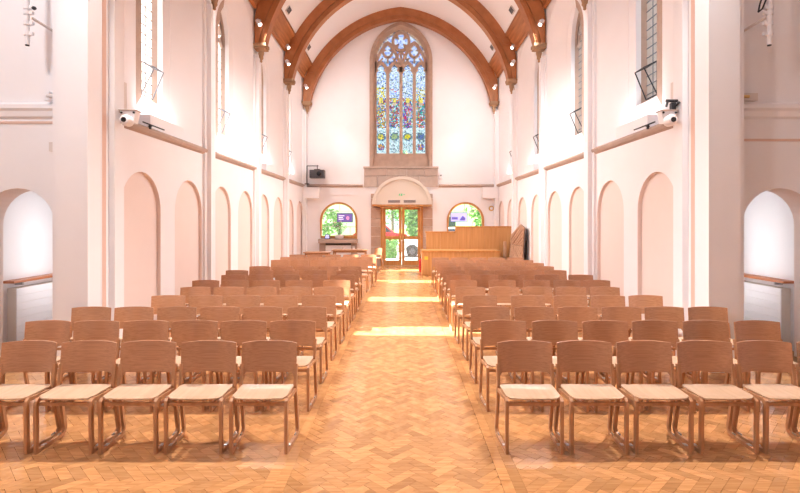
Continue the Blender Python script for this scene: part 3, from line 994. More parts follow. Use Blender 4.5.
# ------------------------------------------------------------------ crossing piers, transept walls
for s in (-1, 1):
    nm = NEAR[s]
    mk = lambda u, y, z: (CX + s * u, y, z)
    p = MB()
    def bx(a, b, y0, y1, z0, z1, mb): mb.box(*sorted((CX + s * a, CX + s * b)), y0, y1, z0, z1)
    bx(3.863, 4.253, 6.22, 6.49, 0, 11.1, p)
    bx(3.905, 4.25, 6.49, 6.72, 0, 11.1, p)
    bx(4.0, 4.25, 6.70, 6.93, 0, 11.1, p)
    pier = p.build('wall_pier_' + SIDE[s], 'white')
    tag(pier, 'broad white crossing pier where the nave begins, on the %s side' % nm, 'pier', kind='structure')
    q = MB(); bx(3.900, 3.906, 6.535, 6.67, 0, 11.1, q); q.build('painted_stripe', 'stripe', pier)
    q = MB().tube((CX + s * 3.885, 6.512, 0), (CX + s * 3.885, 6.512, 11.1), .022, n=10); q.build('corner_bead', 'paint', pier, 40)
    q = MB(); bx(4.255, 4.315, 6.24, 6.30, 0, 7, q)
    o = q.build('trim_%d' % (1 if s < 0 else 2), 'paint')
    tag(o, 'white vertical trunking on the outer corner of the pier, %s side' % nm, 'trunking', kind='structure')
    # transept wall with an archway into a side bay
    t = MB()
    ac = 5.03
    hole = [(CX + s * (u), z) for u, z in arch_outline(ac, .49, 0.0, 1.83, .49, 18)]
    if s < 0: hole = hole[::-1]
    u0, u1 = sorted((CX + s * 4.1, CX + s * 7.56))
    for d in (0, .38):
        panel_with_hole(t, u0, u1, 0, 11.1, hole, lambda u, z: (u, 6.60 + d, z))
    loft(t, hole, hole, lambda u, z: (u, 6.60, z), lambda u, z: (u, 6.98, z), 1, bottom=False)
    tw = t.build('wall_transept_' + SIDE[s], ['white', 'peach'])
    tag(tw, 'white transept wall with a round archway beside the pier, %s side' % nm, 'wall', kind='structure')
    q = MB()
    x0, x1 = sorted((CX + s * 4.3, CX + s * 7.5))
    q.prism([(0, 3.24), (-.035, 3.26), (-.05, 3.33), (-.075, 3.36), (-.075, 3.41), (0, 3.45)], lambda u, z, tt: (tt, 6.60 + u, z), x0, x1).build('string_course', 'paint', tw)
    zl = 3.17 if s < 0 else 2.94
    MB().box(x0, x1, 6.588, 6.60, zl, zl + .03).build('thin_moulding', 'stripe', tw)
    # side bay behind the archway
    q = MB()
    xo = CX + s * 5.72; xi = CX + s * 4.79
    q.box(*sorted((xo, xo + s * .06)), 6.98, 9.8, 0, 3.2)
    sb = q.build('wall_side_bay_' + SIDE[s], 'white')
    tag(sb, 'brightly lit white wall of the side bay behind the archway, %s side' % nm, 'wall', kind='structure')
    q = MB().box(*sorted((xo, xi)), 9.8, 9.86, 0, 3.2); o = q.build('wall_bay_end_' + SIDE[s], 'white'); tag(o, 'white end wall of the side bay, %s side' % nm, 'wall', kind='structure')
    q = MB().box(*sorted((xo, xi)), 6.98, 9.86, 3.201, 3.26); o = q.build('ceiling_side_bay_' + SIDE[s], 'white'); tag(o, 'low white ceiling of the side bay, %s side' % nm, 'ceiling', kind='structure')
    # radiator cover with grooved front, and shelf above it
    rc = thing('radiator_cover', (xo, 7.30, 0), 'white boarded radiator cover seen through the archway, %s side' % nm, 'radiator cover', 'radiator covers in the side bays')
    q = MB(); q.box(*sorted((-s * .002, -s * .13)), 0, 2.3, 0, .90); q.build('cover_body', 'cream', rc)
    for j in range(8):
        z0 = .02 + j * .11
        q = MB(); q.box(*sorted((-s * .131, -s * .143)), 0, 2.3, z0, z0 + .106); q.build('board', 'paint', rc)
    sh = thing('wall_shelf', (xo, 7.19, .985), 'narrow reddish brown wooden shelf above the radiator cover, %s side' % nm, 'shelf', 'wooden shelves in the side bays')
    q = MB(); q.box(*sorted((-s * .002, -s * .19)), 0, 2.2, 0, .035); q.build('shelf_board', 'shelfwood', sh)
    for yy in (.25, 1.2, 2.0):
        q = MB(); q.box(*sorted((-s * .002, -s * .12)), yy, yy + .03, -.05, -.001); q.build('bracket', 'metal', sh)
    # spot lamp under the side bay ceiling washing the wall
    lx = CX + s * 4.785
    sl = thing('bay_wall_lamp', (lx, 7.85, 1.45), 'upright white tube lamp inside the side bay, %s side' % nm, 'lamp', 'side bay lamps')
    MB().box(*sorted((s * .001, s * .05)), -.05, .05, -.8, .8).build('lamp_body', 'paint', sl, 40)
    L = bpy.data.lights.new('bay_tube', 'AREA'); L.shape = 'RECTANGLE'; L.size = .06; L.size_y = 1.5; L.energy = 5.5; L.color = (1, .96, .95)
    lo = link('bay_light', L, sl, (s * .07, 0, 0))
    dd = Vector((s, 0, 0)).normalized()
    lo.rotation_euler = dd.to_track_quat('-Z', 'Y').to_euler()

# rest of the crossing, around and behind the camera
q = MB()
for s in (-1, 1): q.poly([(s * 7.55, -5.2, 0), (s * 7.55, 6.7, 0), (s * 7.55, 6.7, 11.2), (s * 7.55, -5.2, 11.2)])
cs = q.build('wall_crossing_sides', 'white'); tag(cs, 'plain white side walls of the crossing', 'wall', kind='structure')
q = MB()
q.poly([(-2.3, -5.15, 0), (7.6, -5.15, 0), (7.6, -5.15, 11.2), (-2.3, -5.15, 11.2)])
for c in (-4.6,):
    panel_with_hole(q, -7.6, -2.3, 0, 11.2, arch_outline(c, 1.45, 2.2, 7.4, 1.6, 16, 'pointed'), lambda u, z: (u, -5.15, z))
cf = q.build('wall_front', 'white'); tag(cf, 'white front wall of the crossing with one tall window opening', 'wall', kind='structure')

# flood lamp added out of view to brighten the crossing, shining across to the nave
f = thing('fill_lamp', (-5.4, 1.0, 11.14), 'white flood lamp added unseen under the crossing ceiling', 'lamp')
MB().tube((0, 0, 0), (0, 0, -2.7), .02).build('rod', 'paint', f)
d = Vector((.55, 1, -.62)).normalized(); o_ = Vector((0, 0, -3.0))
MB().tube(o_ - d * .15, o_ + d * .05, .30, .55, 20).build('lamp_head', 'paint', f, 40)
L = bpy.data.lights.new('fill', 'AREA'); L.shape = 'DISK'; L.size = 1.0; L.energy = FILL_W; L.color = (1, .96, .96)
lo = link('fill_light', L, f, tuple(o_ + d * .07)); lo.rotation_euler = d.to_track_quat('-Z', 'Y').to_euler()

# ------------------------------------------------------------------ stacking chairs
def make_chair():
    root = bpy.data.objects.new('stacking_chair', None)
    COL.objects.link(root); root.empty_display_size = .1
    # seat: moulded sheet, dipped in the middle, rolled over at the front
    nx, ny = 12, 10
    def sz(u, v):      # u -1..1 across, v 0 front .. 1 back
        return .461 - .012 * (1 - u * u) * math.sin(PI * min(1, v * 1.1)) - .010 * max(0, 1 - v / .16) ** 2 + .006 * v
    def sx(u, v):
        hw = .222 + .006 * v
        if v < .10: hw -= .035 * (1 - math.sqrt(max(0, 1 - ((.10 - v) / .10) ** 2)))
        return u * hw
    def sy(u, v): return -.162 + .315 * v + .012 * u * u * (1 - v)
    top = [[(sx(-1 + 2 * i / nx, j / ny), sy(-1 + 2 * i / nx, j / ny), sz(-1 + 2 * i / nx, j / ny)) for i in range(nx + 1)] for j in range(ny + 1)]
    bot = [[(x, y, z - .011) for x, y, z in r] for r in top]
    m = MB(); m.grid(top); m.grid([r[::-1] for r in bot])
    rim = top[0] + [r[-1] for r in top[1:]] + top[-1][-2::-1] + [r[0] for r in top[-2:0:-1]]
    m.grid([rim, [(x, y, z - .011) for x, y, z in rim]], close=True)
    m.build('seat', 'oakseat_lit', root, 35)
    # backrest: curved sheet with ears running down onto the rear legs
    nx, nz = 24, 6
    def by(u, t): return .140 + .035 * t + .066 * (1 - u * u)
    def zb(u): return .566 - .110 * max(0, (abs(u) - .86) / .14) ** 1.5
    def bz(u, t): return zb(u) + (.826 - .006 * u ** 4 - zb(u)) * t
    f = [[(.240 * u, by(u, t), bz(u, t)) for u in [-1 + 2 * i / nx for i in range(nx + 1)]] for t in [j / nz for j in range(nz + 1)]]
    b = [[(x, y + .013, z) for x, y, z in r] for r in f]
    m = MB(); m.grid(f); m.grid([r[::-1] for r in b])
    rim = f[0] + [r[-1] for r in f[1:]] + f[-1][-2::-1] + [r[0] for r in f[-2:0:-1]]
    m.grid([rim, [(x, y + .013, z) for x, y, z in rim]], close=True)
    m.build('backrest', 'oak', root, 35)
    for s in (-1, 1):
        def mp(u, z, t): return (s * (.222 + .016 * (u + .19) / .39 + t), u, z)
        # front leg: up from the runner, bending back under the seat
        m = MB(); m.ribbon([(-.150, .030), (-.154, .39), (-.147, .420), (-.125, .436)], .034, mp, -.0125, .0125)
        m.build('leg', 'oakframe', root)
        m = MB(); m.ribbon([(-.125, .434), (.13, .426)], .030, mp, -.012, .012)
        m.build('side_rail', 'oakframe', root)
        m = MB(); m.ribbon([(.215, .075), (.150, .40), (.140, .46), (.155, .56), (.170, .64)], .034, mp, -.0125, .0125)
        m.build('leg', 'oakframe', root)
        m = MB(); m.ribbon([(-.166, .016), (.165, .016), (.195, .028), (.213, .052), (.217, .080)], .030, mp, -.0125, .0125)
        rn = m.build('runner', 'oakframe', root)
        m = MB(); m.box(*sorted((s * .214, s * .241)), -.08, -.04, .0312, .038)
        m.build('link_clip', 'metal', rn)
        m = MB(); m.box(*sorted((s * .231, s * .239)), .12, .16, .0312, .044)
        m.build('link_pin', 'metal', rn)
    m = MB().box(-.210, .210, -.140, -.120, .384, .412)
    m.build('front_rail', 'oakframe', root)
    m = MB().box(-.226, .226, .118, .140, .395, .425)
    m.build('back_rail', 'oakframe', root)
    return root
RIGHT = {1: (4.40, [1.08, 1.605, 2.13, 2.66, 3.185, 3.715]), 2: (5.30, [1.08, 1.62, 2.15, 2.68, 3.22, 3.76]), 3: (6.15, [1.09, 1.63, 2.16, 2.70, 3.23, 3.76]),
         4: (7.09, [1.11, 1.79, 2.39, 2.92, 3.46]), 5: (7.99, [1.10, 1.64, 2.17, 2.71, 3.24]), 6: (8.89, [1.10, 1.79, 2.40, 2.94, 3.47]),
         7: (9.78, [1.11, 1.64, 2.18, 2.84, 3.50]), 8: (10.68, [1.12, 1.68, 2.22, 2.75, 3.28]), 9: (11.58, [1.13, 1.67, 2.21, 2.76, 3.29]),
         10: (12.47, [1.13, 1.67, 2.21, 2.75, 3.31]), 11: (13.37, [1.14, 1.68, 2.22, 2.75, 3.28]), 12: (14.27, [1.11, 1.65, 2.18, 2.71, 3.25])}
LEFT = {1: (4.40, [-1.16, -1.69, -2.22, -2.745, -3.27, -3.795]), 2: (5.30, [-1.15, -1.668, -2.186, -2.704, -3.222, -3.74]), 3: (6.15, [-1.16, -1.70, -2.23, -2.755, -3.28, -3.805]),
        4: (7.09, [-1.17, -1.71, -2.24, -2.77, -3.30]), 5: (7.99, [-1.16, -1.69, -2.23, -2.755, -3.285]), 6: (8.89, [-1.15, -1.82, -2.40, -2.95, -3.48]),
        7: (9.78, [-1.15, -1.69, -2.23, -2.755, -3.28]), 8: (10.68, [-1.15, -1.83, -2.44, -2.98, -3.51]), 9: (11.58, [-1.16, -1.69, -2.23, -2.755, -3.28]),
        10: (13.45, [-1.14, -1.68, -2.21, -2.74, -3.27]), 11: (14.45, [-1.07, -1.63, -2.17, -2.71, -3.26]), 12: (15.5, [-1.02, -1.57, -2.12, -2.69, -3.23])}
ROWN = ['front', 'second', 'third', 'fourth', 'fifth', 'sixth', 'seventh', 'eighth', 'ninth', 'tenth', 'eleventh', 'rearmost']
SEATN = ['at the aisle', 'second from the aisle', 'third from the aisle', 'fourth from the aisle', 'fifth from the aisle', 'sixth from the aisle']
chair0 = make_chair()
first = True
random.seed(21)
for rows, nm in ((RIGHT, 'screen'), (LEFT, 'projector')):
    for r, (yb, xs) in rows.items():
        for i, x in enumerate(xs):
            c = chair0 if first else copy_tree(chair0)
            first = False
            c.location = (x, yb - .185 + (random.uniform(-.008, .008) if r > 1 else 0), 0)
            c.rotation_euler = (0, 0, random.uniform(-.005, .005))
            tag(c, 'oak stacking chair in the %s row, %s, on the %s side' % (ROWN[r - 1], SEATN[i], nm), 'chair', 'stacking chairs on the %s side' % nm)

# one chair turned beside the table at the end, in full sun
c = copy_tree(chair0); c.location = (-1.02, 19.05, 0); c.rotation_euler = (0, 0, -.9)
tag(c, 'sunlit oak chair standing at the end of the table near the entrance', 'chair', 'stacking chairs on the projector side')

# ------------------------------------------------------------------ tables at the end
def table(loc, w, d, h, label):
    t = thing('folding_table', loc, label, 'table', 'oak tables by the end wall')
    MB().box(-w / 2, w / 2, -d / 2, d / 2, h - .03, h).build('table_top', 'oakframe', t)
    MB().box(-w / 2 + .06, w / 2 - .06, -d / 2 + .05, d / 2 - .05, h - .10, h - .031).build('apron', 'oakframe', t)
    for sx in (-1, 1):
        for sy in (-1, 1):
            MB().box(*sorted((sx * (w / 2 - .05), sx * (w / 2 - .10))), *sorted((sy * (d / 2 - .05), sy * (d / 2 - .10))), 0, h - .031).build('leg', 'oakframe', t)
    return t
table((-1.98, 19.25, 0), 1.35, .62, .76, 'oak table near the entrance door with a chair at its end')
table((-3.05, 18.2, 0), 0.95, .62, .74, 'smaller oak table close to the wall niches by the radiator cover')
for i, (x, y, col) in enumerate(((-2.25, 19.2, 'pot'), (-1.85, 19.28, 'pot'))):
    cu = thing('paper_cup', (x, y, .76), 'small white cup on the table near the entrance, %s' % ('beside the radiator end' if i == 0 else 'in the middle of its top'), 'cup', 'cups on the table')
    MB().lathe([(.035, 0), (.045, .10), (.048, .105)], (0, 0, 0), 14).build('cup_body', 'pot', cu, 40)
    MB().lathe([(.049, .100), (.049, .110)], (0, 0, 0), 14).build('cup_rim', 'paint', cu, 40)

# ------------------------------------------------------------------ below the end-wall window with the sill
rc = thing('radiator_cover', (WLX, WALL_Y, 0), 'cream radiator cover with a thick sill under the arched window', 'radiator cover')
MB().box(-.79, .79, -.40, -.001, .96, 1.12).build('sill', 'string', rc)
for s in (-1, 1): MB().box(*sorted((s * .53, s * .77)), -.22, -.001, 0, .96).build('side_post', 'string', rc)
MB().box(-.53, .53, -.08, -.001, 0, .96).build('back_panel', 'grille', rc)
rp = MB().box(-.52, .52, -.19, -.10, .06, .86).build('radiator_panel', 'paint', rc)
for i in range(20):
    x = -.50 + i * .0525
    MB().box(x - .008, x + .008, -.196, -.19, .09, .83).build('fin', 'paint', rp)
vs = thing('flower_pot', (WLX + .05, WALL_Y - .20, 1.12), 'white pot with a dry pale flower bunch on the window sill', 'plant')
MB().lathe([(.10, 0), (.16, .02), (.185, .12), (.19, .17), (.17, .18)], (0, 0, 0), 18).build('pot', 'pot', vs, 40)
random.seed(5)
st, lv, pe = MB(), MB(), MB()
for i in range(46):
    a = random.uniform(0, 2 * PI); sp = random.uniform(.05, .36); hgt = random.uniform(.25, .60)
    e = Vector((sp * math.cos(a), sp * .4 * math.sin(a), .17 + hgt))
    st.tube((0.04 * math.cos(a), .04 * math.sin(a), .15), e, .004, .003, 5)
    for j in range(5):
        p = Vector((0, 0, .15)).lerp(e, random.uniform(.4, 1))
        d = Vector((random.uniform(-1, 1), random.uniform(-1, 1), random.uniform(-.2, 1))).normalized() * random.uniform(.03, .06)
        w = d.orthogonal().normalized() * .012
        lv.poly([p, p + d * .5 + w, p + d, p + d * .5 - w])
    if i % 3 == 0: pe.lathe([(.004, -.02), (.022, -.01), (.028, .005), (.015, .02)], e, 7)
st.build('stem', 'stem', vs); lv.build('foliage', 'leaf', vs)['kind'] = 'stuff'; pe.build('bloom', 'petal', vs)['kind'] = 'stuff'
tb = thing('tablet_stand', (-3.05, WALL_Y - .17, 1.12), 'small dark tablet with a blue screen leaning on the window sill', 'tablet')
tl = lambda u, z, t: (u, -.05 + z * .35 + t, z)
MB().prism([(-.12, 0), (.12, 0), (.08, .20), (-.08, .20)], tl, 0, .02).build('tablet_body', 'dark', tb)
MB().prism([(-.085, .03), (.085, .03), (.06, .17), (-.06, .17)], tl, -.003, -.001).build('screen', 'lilac', tb)
MB().box(-.13, .13, -.07, .09, 0, .012).build('base', 'dark', tb)

def tv(x0, x1, z0, z1, y, label, purple):
    t = thing('display_screen', ((x0 + x1) / 2, y, z0), label, 'screen')
    w, hgt = x1 - x0, z1 - z0
    MB().box(-w / 2, w / 2, 0, .05, 0, hgt).build('casing', 'dark', t)
    sc = MB().box(-w / 2 + .02, w / 2 - .02, -.004, -.0005, .02, hgt - .02).build('screen_face', 'purple' if purple else 'lilac', t)
    m = MB()
    if purple:
        for r, (a, b) in enumerate(((-.26, -.02), (-.26, -.08), (-.26, -.05))): m.box(a, b, -.007, -.0045, hgt - .13 - r * .07, hgt - .10 - r * .07)
        m.build('print', 'print', sc)
        MB().prism([(.12 + .07 * math.cos(a * PI / 6), .18 + .08 * math.sin(a * PI / 6)) for a in range(12)], cv, -.007, -.0045).build('picture', 'pinkprint', sc)
    else:
        m.box(-.30, -.05, -.007, -.0045, .10, .20)
        m.prism([(.02, .06), (.25, .06), (.27, .16), (.16, .26), (.08, .17)], cv, -.007, -.0045)
        m.build('print', 'printdark', sc)
    m = MB()
    for x in (-w / 4, w / 4): m.tube((x, .025, hgt), (x, .025, hgt + (.20 if purple else .16)), .006, n=6)
    m.build('hanger', 'metal', t)
tv(-2.69, -2.03, 1.80, 2.19, WALL_Y + .12, 'purple display screen hanging in the arched window over the flower pot', True)
tv(2.04, 2.75, 1.82, 2.22, WALL_Y + .12, 'pale blue display screen hanging in the arched window behind the screen', False)

# ------------------------------------------------------------------ oak enclosure near the entrance
en = thing('oak_enclosure', (2.3, 17.4, 0), 'long stepped oak panelled enclosure between the chair block and the end window', 'enclosure')
def ep(mb, name, mat, par=en): 
    mb.v = [(x - 2.3, y - 17.4, z) for x, y, z in mb.v]; return mb.build(name, mat, par)
lw = None
xs = [.70, 1.36, 2.02, 2.68, 3.34]
for a, b in zip(xs[:-1], xs[1:]): ep(MB().box(a + .003, b - .003, 17.0, 17.03, .06, .80), 'lower_panel', 'screenwood')
ep(MB().box(.70, 3.34, 17.02, 17.88, 0, .06), 'plinth', 'doorwood')
ep(MB().box(.68, 3.36, 16.97, 17.89, .80, .86), 'ledge', 'doorwood')
ep(MB().box(.70, .73, 17.03, 17.88, .06, .80), 'end_panel', 'screenwood')
xs = [.88, 1.40, 1.92, 2.45, 2.98, 3.52, 3.93]
for i, (a, b) in enumerate(zip(xs[:-1], xs[1:])):
    ep(MB().box(a + .002, b - .002, 17.90, 17.94, .0, 1.44 if i < 2 else 1.63), 'upper_panel', 'screenwood')
ep(MB().box(.86, 1.92, 17.87, 17.97, 1.44, 1.49), 'top_rail', 'doorwood'); ep(MB().box(1.90, 3.95, 17.87, 17.97, 1.63, 1.68), 'top_rail', 'doorwood')
ep(MB().box(.78, .90, 16.985, 16.999, .55, .66), 'tag', 'yellow')
fe = thing('fire_extinguisher', (.72, 18.35, 0), 'red fire extinguisher on the floor beside the oak enclosure', 'extinguisher')
MB().lathe([(.075, 0), (.08, .02), (.08, .40), (.06, .46), (.03, .49), (.03, .52)], (0, 0, 0), 16).build('cylinder', 'red', fe, 40)
MB().box(-.03, .03, -.09, .03, .52, .535).box(-.02, .02, -.02, .02, .50, .56).build('handle', 'black', fe)
MB().pipe([(.03, 0, .53), (.10, 0, .50), (.11, 0, .20)], .012).build('hose', 'black', fe)

# slatted boards leaning by the niche wall
def slat_frame(x, y0, y1, label, tops):
    t = thing('slatted_panel', (x, y0, 0), label, 'panel', 'slatted panels leaning on the wall')
    L = y1 - y0
    mp = lambda u, z, tt: (tt + .10 * (z / 1.7), u, z)
    (za, zb_, zc) = tops
    out = [(0, 0), (L, 0), (L, za), (L * .28, zb_), (0, zc)]
    MB().prism(out, mp, .022, .035).build('gap_shade_board', 'grille', t)  # dark sheet standing in for shade in the gaps between slats
    m = MB(); m.ribbon(out, .05, mp, -.012, .012, closed=True, side=.5); m.build('frame', 'slatwood', t)
    # chevron slats meeting at mid-height of the far end
    def clip(q, poly):
        for a, b in zip(poly, poly[1:] + poly[:1]):
            f = lambda p: (b[0] - a[0]) * (p[1] - a[1]) - (b[1] - a[1]) * (p[0] - a[0])
            r = []
            for i in range(len(q)):
                m0, m1 = q[i - 1], q[i]
                f0, f1 = f(m0), f(m1)
                if (f0 >= 0) != (f1 >= 0):
                    k = f0 / (f0 - f1); r.append((m0[0] + k * (m1[0] - m0[0]), m0[1] + k * (m1[1] - m0[1])))
                if f1 >= 0: r.append(m1)
            q = r
            if len(q) < 3: return []
        return q
    zm = 1.08
    upper = [(0, zm), (L, zm), (L, za), (L * .28, zb_), (0, zc)]
    lower = [(0, .02), (L, .02), (L, zm - .012), (0, zm - .012)]
    for half_, sg in ((upper, 1), (lower, -1)):
        for j in range(-9, 9):
            z0, z1 = j * .125, j * .125 + .088
            q = [(L, zm + sg * z0), (L, zm + sg * z1), (0, zm + sg * (z1 + .40 * L)), (0, zm + sg * (z0 + .40 * L))]
            if sg > 0: q = q[::-1]
            q = clip(q, half_)
            if q: MB().prism(q, mp, -.014 - .004 * (j % 2), .020).build('slat', 'slatwood', t)
slat_frame(3.70, 15.45, 17.25, 'slatted wooden panel with chevron boards leaning on the wall by the oak enclosure', (1.38, 1.76, 1.66))
MB_t = thing('narrow_board', (3.60, 17.3, 0), 'narrow wooden board standing between the oak enclosure and the slatted panel', 'board')
MB().box(-.03, .03, 0, .25, 0, 1.15).build('board_face', 'slatwood', MB_t); MB().box(-.036, -.031, .02, .23, 1.02, 1.08).build('batten', 'slatwood', MB_t)

# ------------------------------------------------------------------ things on the end wall
for s, (x0, x1) in ((-1, (-4.0, -3.38)), (1, (3.32, 3.93))):
    MB_o = MB().box(x0, x1, WALL_Y - .30, WALL_Y - .001, 2.79, 3.24).build('trim_%d' % (3 if s < 0 else 4), 'white')
    tag(MB_o, 'boxed-in white bulkhead in the corner under the string course, %s side' % NEAR[s], 'bulkhead', kind='structure')
pr = thing('projector', (-3.62, WALL_Y - .45, 3.40), 'dark projector hanging from a bent pole in the end wall corner', 'projector')
MB().pipe([(-.26, .25, -.02), (-.26, .25, .72), (.20, .25, .72), (.20, .05, .72), (.20, .05, .52)], .018).build('pole', 'grille', pr, 40)
bd = MB().box(-.08, .50, -.18, .22, .20, .52).build('projector_body', 'dark', pr)
MB().lathe([(.09, 0), (.085, -.07), (.07, -.08)], (.30, -.181, .36), 16, axis='y').build('lens', 'lens', bd, 40)
for i in range(5): MB().box(-.05, .10, -.186, -.181, .25 + i * .045, .27 + i * .045).build('vent_slot', 'grille', bd)
MB().box(.08, .32, -.05, .15, .521, .56).build('mount', 'black', pr)
MB().box(-.34, -.18, .17, .40, -.04, .0).build('foot', 'grille', pr)
ws = thing('wall_sensor', (1.63, WALL_Y, 3.62), 'small white motion sensor beside the stone plinth', 'sensor')
MB().box(-.06, .06, -.07, -.001, 0, .24).build('sensor_body', 'paint', ws); MB().lathe([(.035, 0), (.025, -.02)], (0, -.071, .12), 12, axis='y').build('sensor_eye', 'lens', ws, 40)
rd = thing('round_fitting', (3.72, WALL_Y, 2.38), 'small round brass fitting on the end wall near the niches', 'fitting')
MB().lathe([(.11, 0), (.11, -.02), (.08, -.05)], (0, -.001, 0), 18, axis='y').build('ring', 'brass', rd, 40); MB().lathe([(.06, 0), (.05, -.02)], (0, -.052, 0), 14, axis='y').build('centre', 'paint', rd, 40)
pp = MB().tube((3.86, WALL_Y - .08, 3.39), (3.86, WALL_Y - .08, 6.2), .03).build('trim_5', 'paint', smooth=40)
tag(pp, 'white pipe rising in the end wall corner on the screen side', 'pipe', kind='structure')
pp = MB().tube((-3.94, WALL_Y - .08, 3.39), (-3.94, WALL_Y - .08, 6.2), .03).build('trim_6', 'paint', smooth=40)
tag(pp, 'white pipe rising in the end wall corner on the projector side', 'pipe', kind='structure')

# ------------------------------------------------------------------ things at the crossing piers
for s in (-1, 1):
    nm = NEAR[s]
    x = CX + s * 3.72
    cm = thing('surveillance_camera', (x, 6.93, 3.30), 'white pan camera on a bracket at the crossing pier%s' % (', with black clamp above it' if s > 0 else ', without a clamp'), 'camera', 'pan cameras on the piers')
    MB().prism([(-.11, .10), (.11, .10), (.075, -.06), (-.075, -.06)], cv, -.06, .06).build('camera_body', 'paint', cm)
    MB().lathe([(.075, .03), (.078, -.06), (.06, -.10), (.045, -.105)], (0, -.06, -.04), 18, axis='y').build('camera_head', 'paint', cm, 40)
    MB().lathe([(.035, 0), (.033, -.012)], (0, -.165, -.04), 16, axis='y').build('lens', 'lens', cm, 40)
    MB().box(-.12, .12, -.08, .08, .10, .115).box(*sorted((s * .12, s * .142)), -.03, .03, .085, .12).build('bracket', 'string', cm)
    for q in (-1, 1): MB().tube((q * .085, -.075, .075), (q * .085, -.061, .075), .014, n=10).build('screw_knob', 'black', cm)
    if s > 0:
        k = thing('clamp', (x + .08, 6.93, 3.421), 'black clamp fitting standing on the pan camera bracket', 'clamp')
        MB().box(-.03, .03, -.03, .03, -.004, .10).tube((-.09, 0, .13), (.07, 0, .13), .022).build('clamp_body', 'black', k)
        MB().tube((.03, -.03, .06), (.04, -.09, .09), .018).build('knob', 'black', k)
        MB().tube((-.07, 0, .12), (-.10, -.02, .05), .016).build('lever', 'black', k)
        MB().lathe([(.04, 0), (.05, -.03), (.03, -.05)], (.12, 0, .10), 12, axis='y').build('disc', 'paint', k, 40)
    xs = side(s, -.03)
    cl = thing('column_speaker', (xs, 7.19, 3.376), 'slim pale column loudspeaker standing on the ledge by the pier, %s side' % nm, 'speaker', 'column loudspeakers')
    MB().box(-.042, .042, -.035, .035, 0, .50).build('speaker_case', 'offwhite', cl); MB().box(-.034, .034, -.039, -.0351, .02, .48).build('speaker_grille', 'string', cl)
    rd = thing('opener_rod', (side(s, -.085), 7.65, 3.40), 'thin black window opener rod along the ledge, %s side' % nm, 'rod', 'window opener rods')
    MB().tube((0, 0, 0), (0, .68, 0), .011).build('rod', 'black', rd); MB().box(-.015, .015, .20, .23, -.07, .0).box(-.03, .03, .20, .23, -.03, -.02).build('clip', 'black', rd)
    # hanging lighting bar on the transept wall
    lx = CX + s * 4.66
    lb = thing('lighting_pole', (lx, 6.28, 4.10), 'white lighting pole with clamps on a wall arm, %s side' % nm, 'pole', 'lighting poles on the transept walls')
    MB().tube((0, 0, 0), (0, 0, 2.4), .026, n=12).build('pole', 'paint', lb, 40)
    MB().tube((0, 0, -.012), (0, 0, 0), .024, n=12).build('end_cap', 'black', lb, 40)
    for z in (.14, .27, .40, .47):
        c_ = MB().tube((0, 0, z - .025), (0, 0, z + .025), .042, n=12).box(*sorted((-s * .02, -s * .075)), -.02, .02, z - .02, z + .02)
        c_.build('clamp', 'paint', lb, 40)
    MB().tube((-s * .05, .0, .34), (-s * .20, .29, .24), .018).build('arm', 'offwhite', lb, 40)
    MB().tube((0, .026, 1.6), (0, .31, 1.6), .02).build('arm', 'offwhite', lb, 40)
    if s < 0: MB().lathe([(.012, 0), (.03, .02), (.018, .04)], (.10, -.02, .43), 10).build('wing_nut', 'black', lb)
    else: MB().pipe([(-.10, -.03, .62), (-.14, -.03, .50), (-.16, -.03, .40), (-.11, -.03, .44), (-.06, -.03, .56)], .010).build('cable', 'black', lb, 40)
    ds = thing('wall_detector', (CX + s * 4.56, 6.50, 3.47), 'small pale %s detector on the transept string course' % ('rounded' if s < 0 else 'boxy'), 'detector')
    if s < 0:
        MB().tube((0, 0, .04), (.14, 0, .03), .03, .022, 12).build('detector_body', 'offwhite', ds, 40); MB().box(-.05, .03, -.02, .05, -.02, .10).build('mount', 'paint', ds)
    else:
        MB().box(-.10, .10, -.02, .06, -.02, .075).build('detector_body', 'offwhite', ds); MB().tube((-.10, -.025, .03), (-.02, -.025, .03), .02, n=10).build('nozzle', 'brass', ds, 40)
    if s < 0:
        bx2 = thing('junction_box', (CX - 4.52, 6.60, 2.80), 'small white junction box on the transept wall below the string course', 'box')
        MB().box(-.06, .06, -.05, -.001, 0, .12).build('box_case', 'offwhite', bx2); MB().box(-.02, .02, -.04, -.01, .12, .20).build('cable_gland', 'paint', bx2)

# ------------------------------------------------------------------ outside the entrance
gd = MB().box(-40, 40, WALL_Y + .5, 34, -.25, -.02).build('ground', 'paving'); tag(gd, 'pale paving outside the entrance', 'ground', kind='structure')
rdm = MB().box(-40, 40, 34, 46, -.25, -.03).build('road', 'asphalt'); tag(rdm, 'grey road beyond the paving', 'road', kind='structure')
gd = MB().box(-60, 60, 46, 110, -.25, -.02).build('ground_beyond', 'leaf2'); tag(gd, 'green verge beyond the road', 'ground', kind='structure')

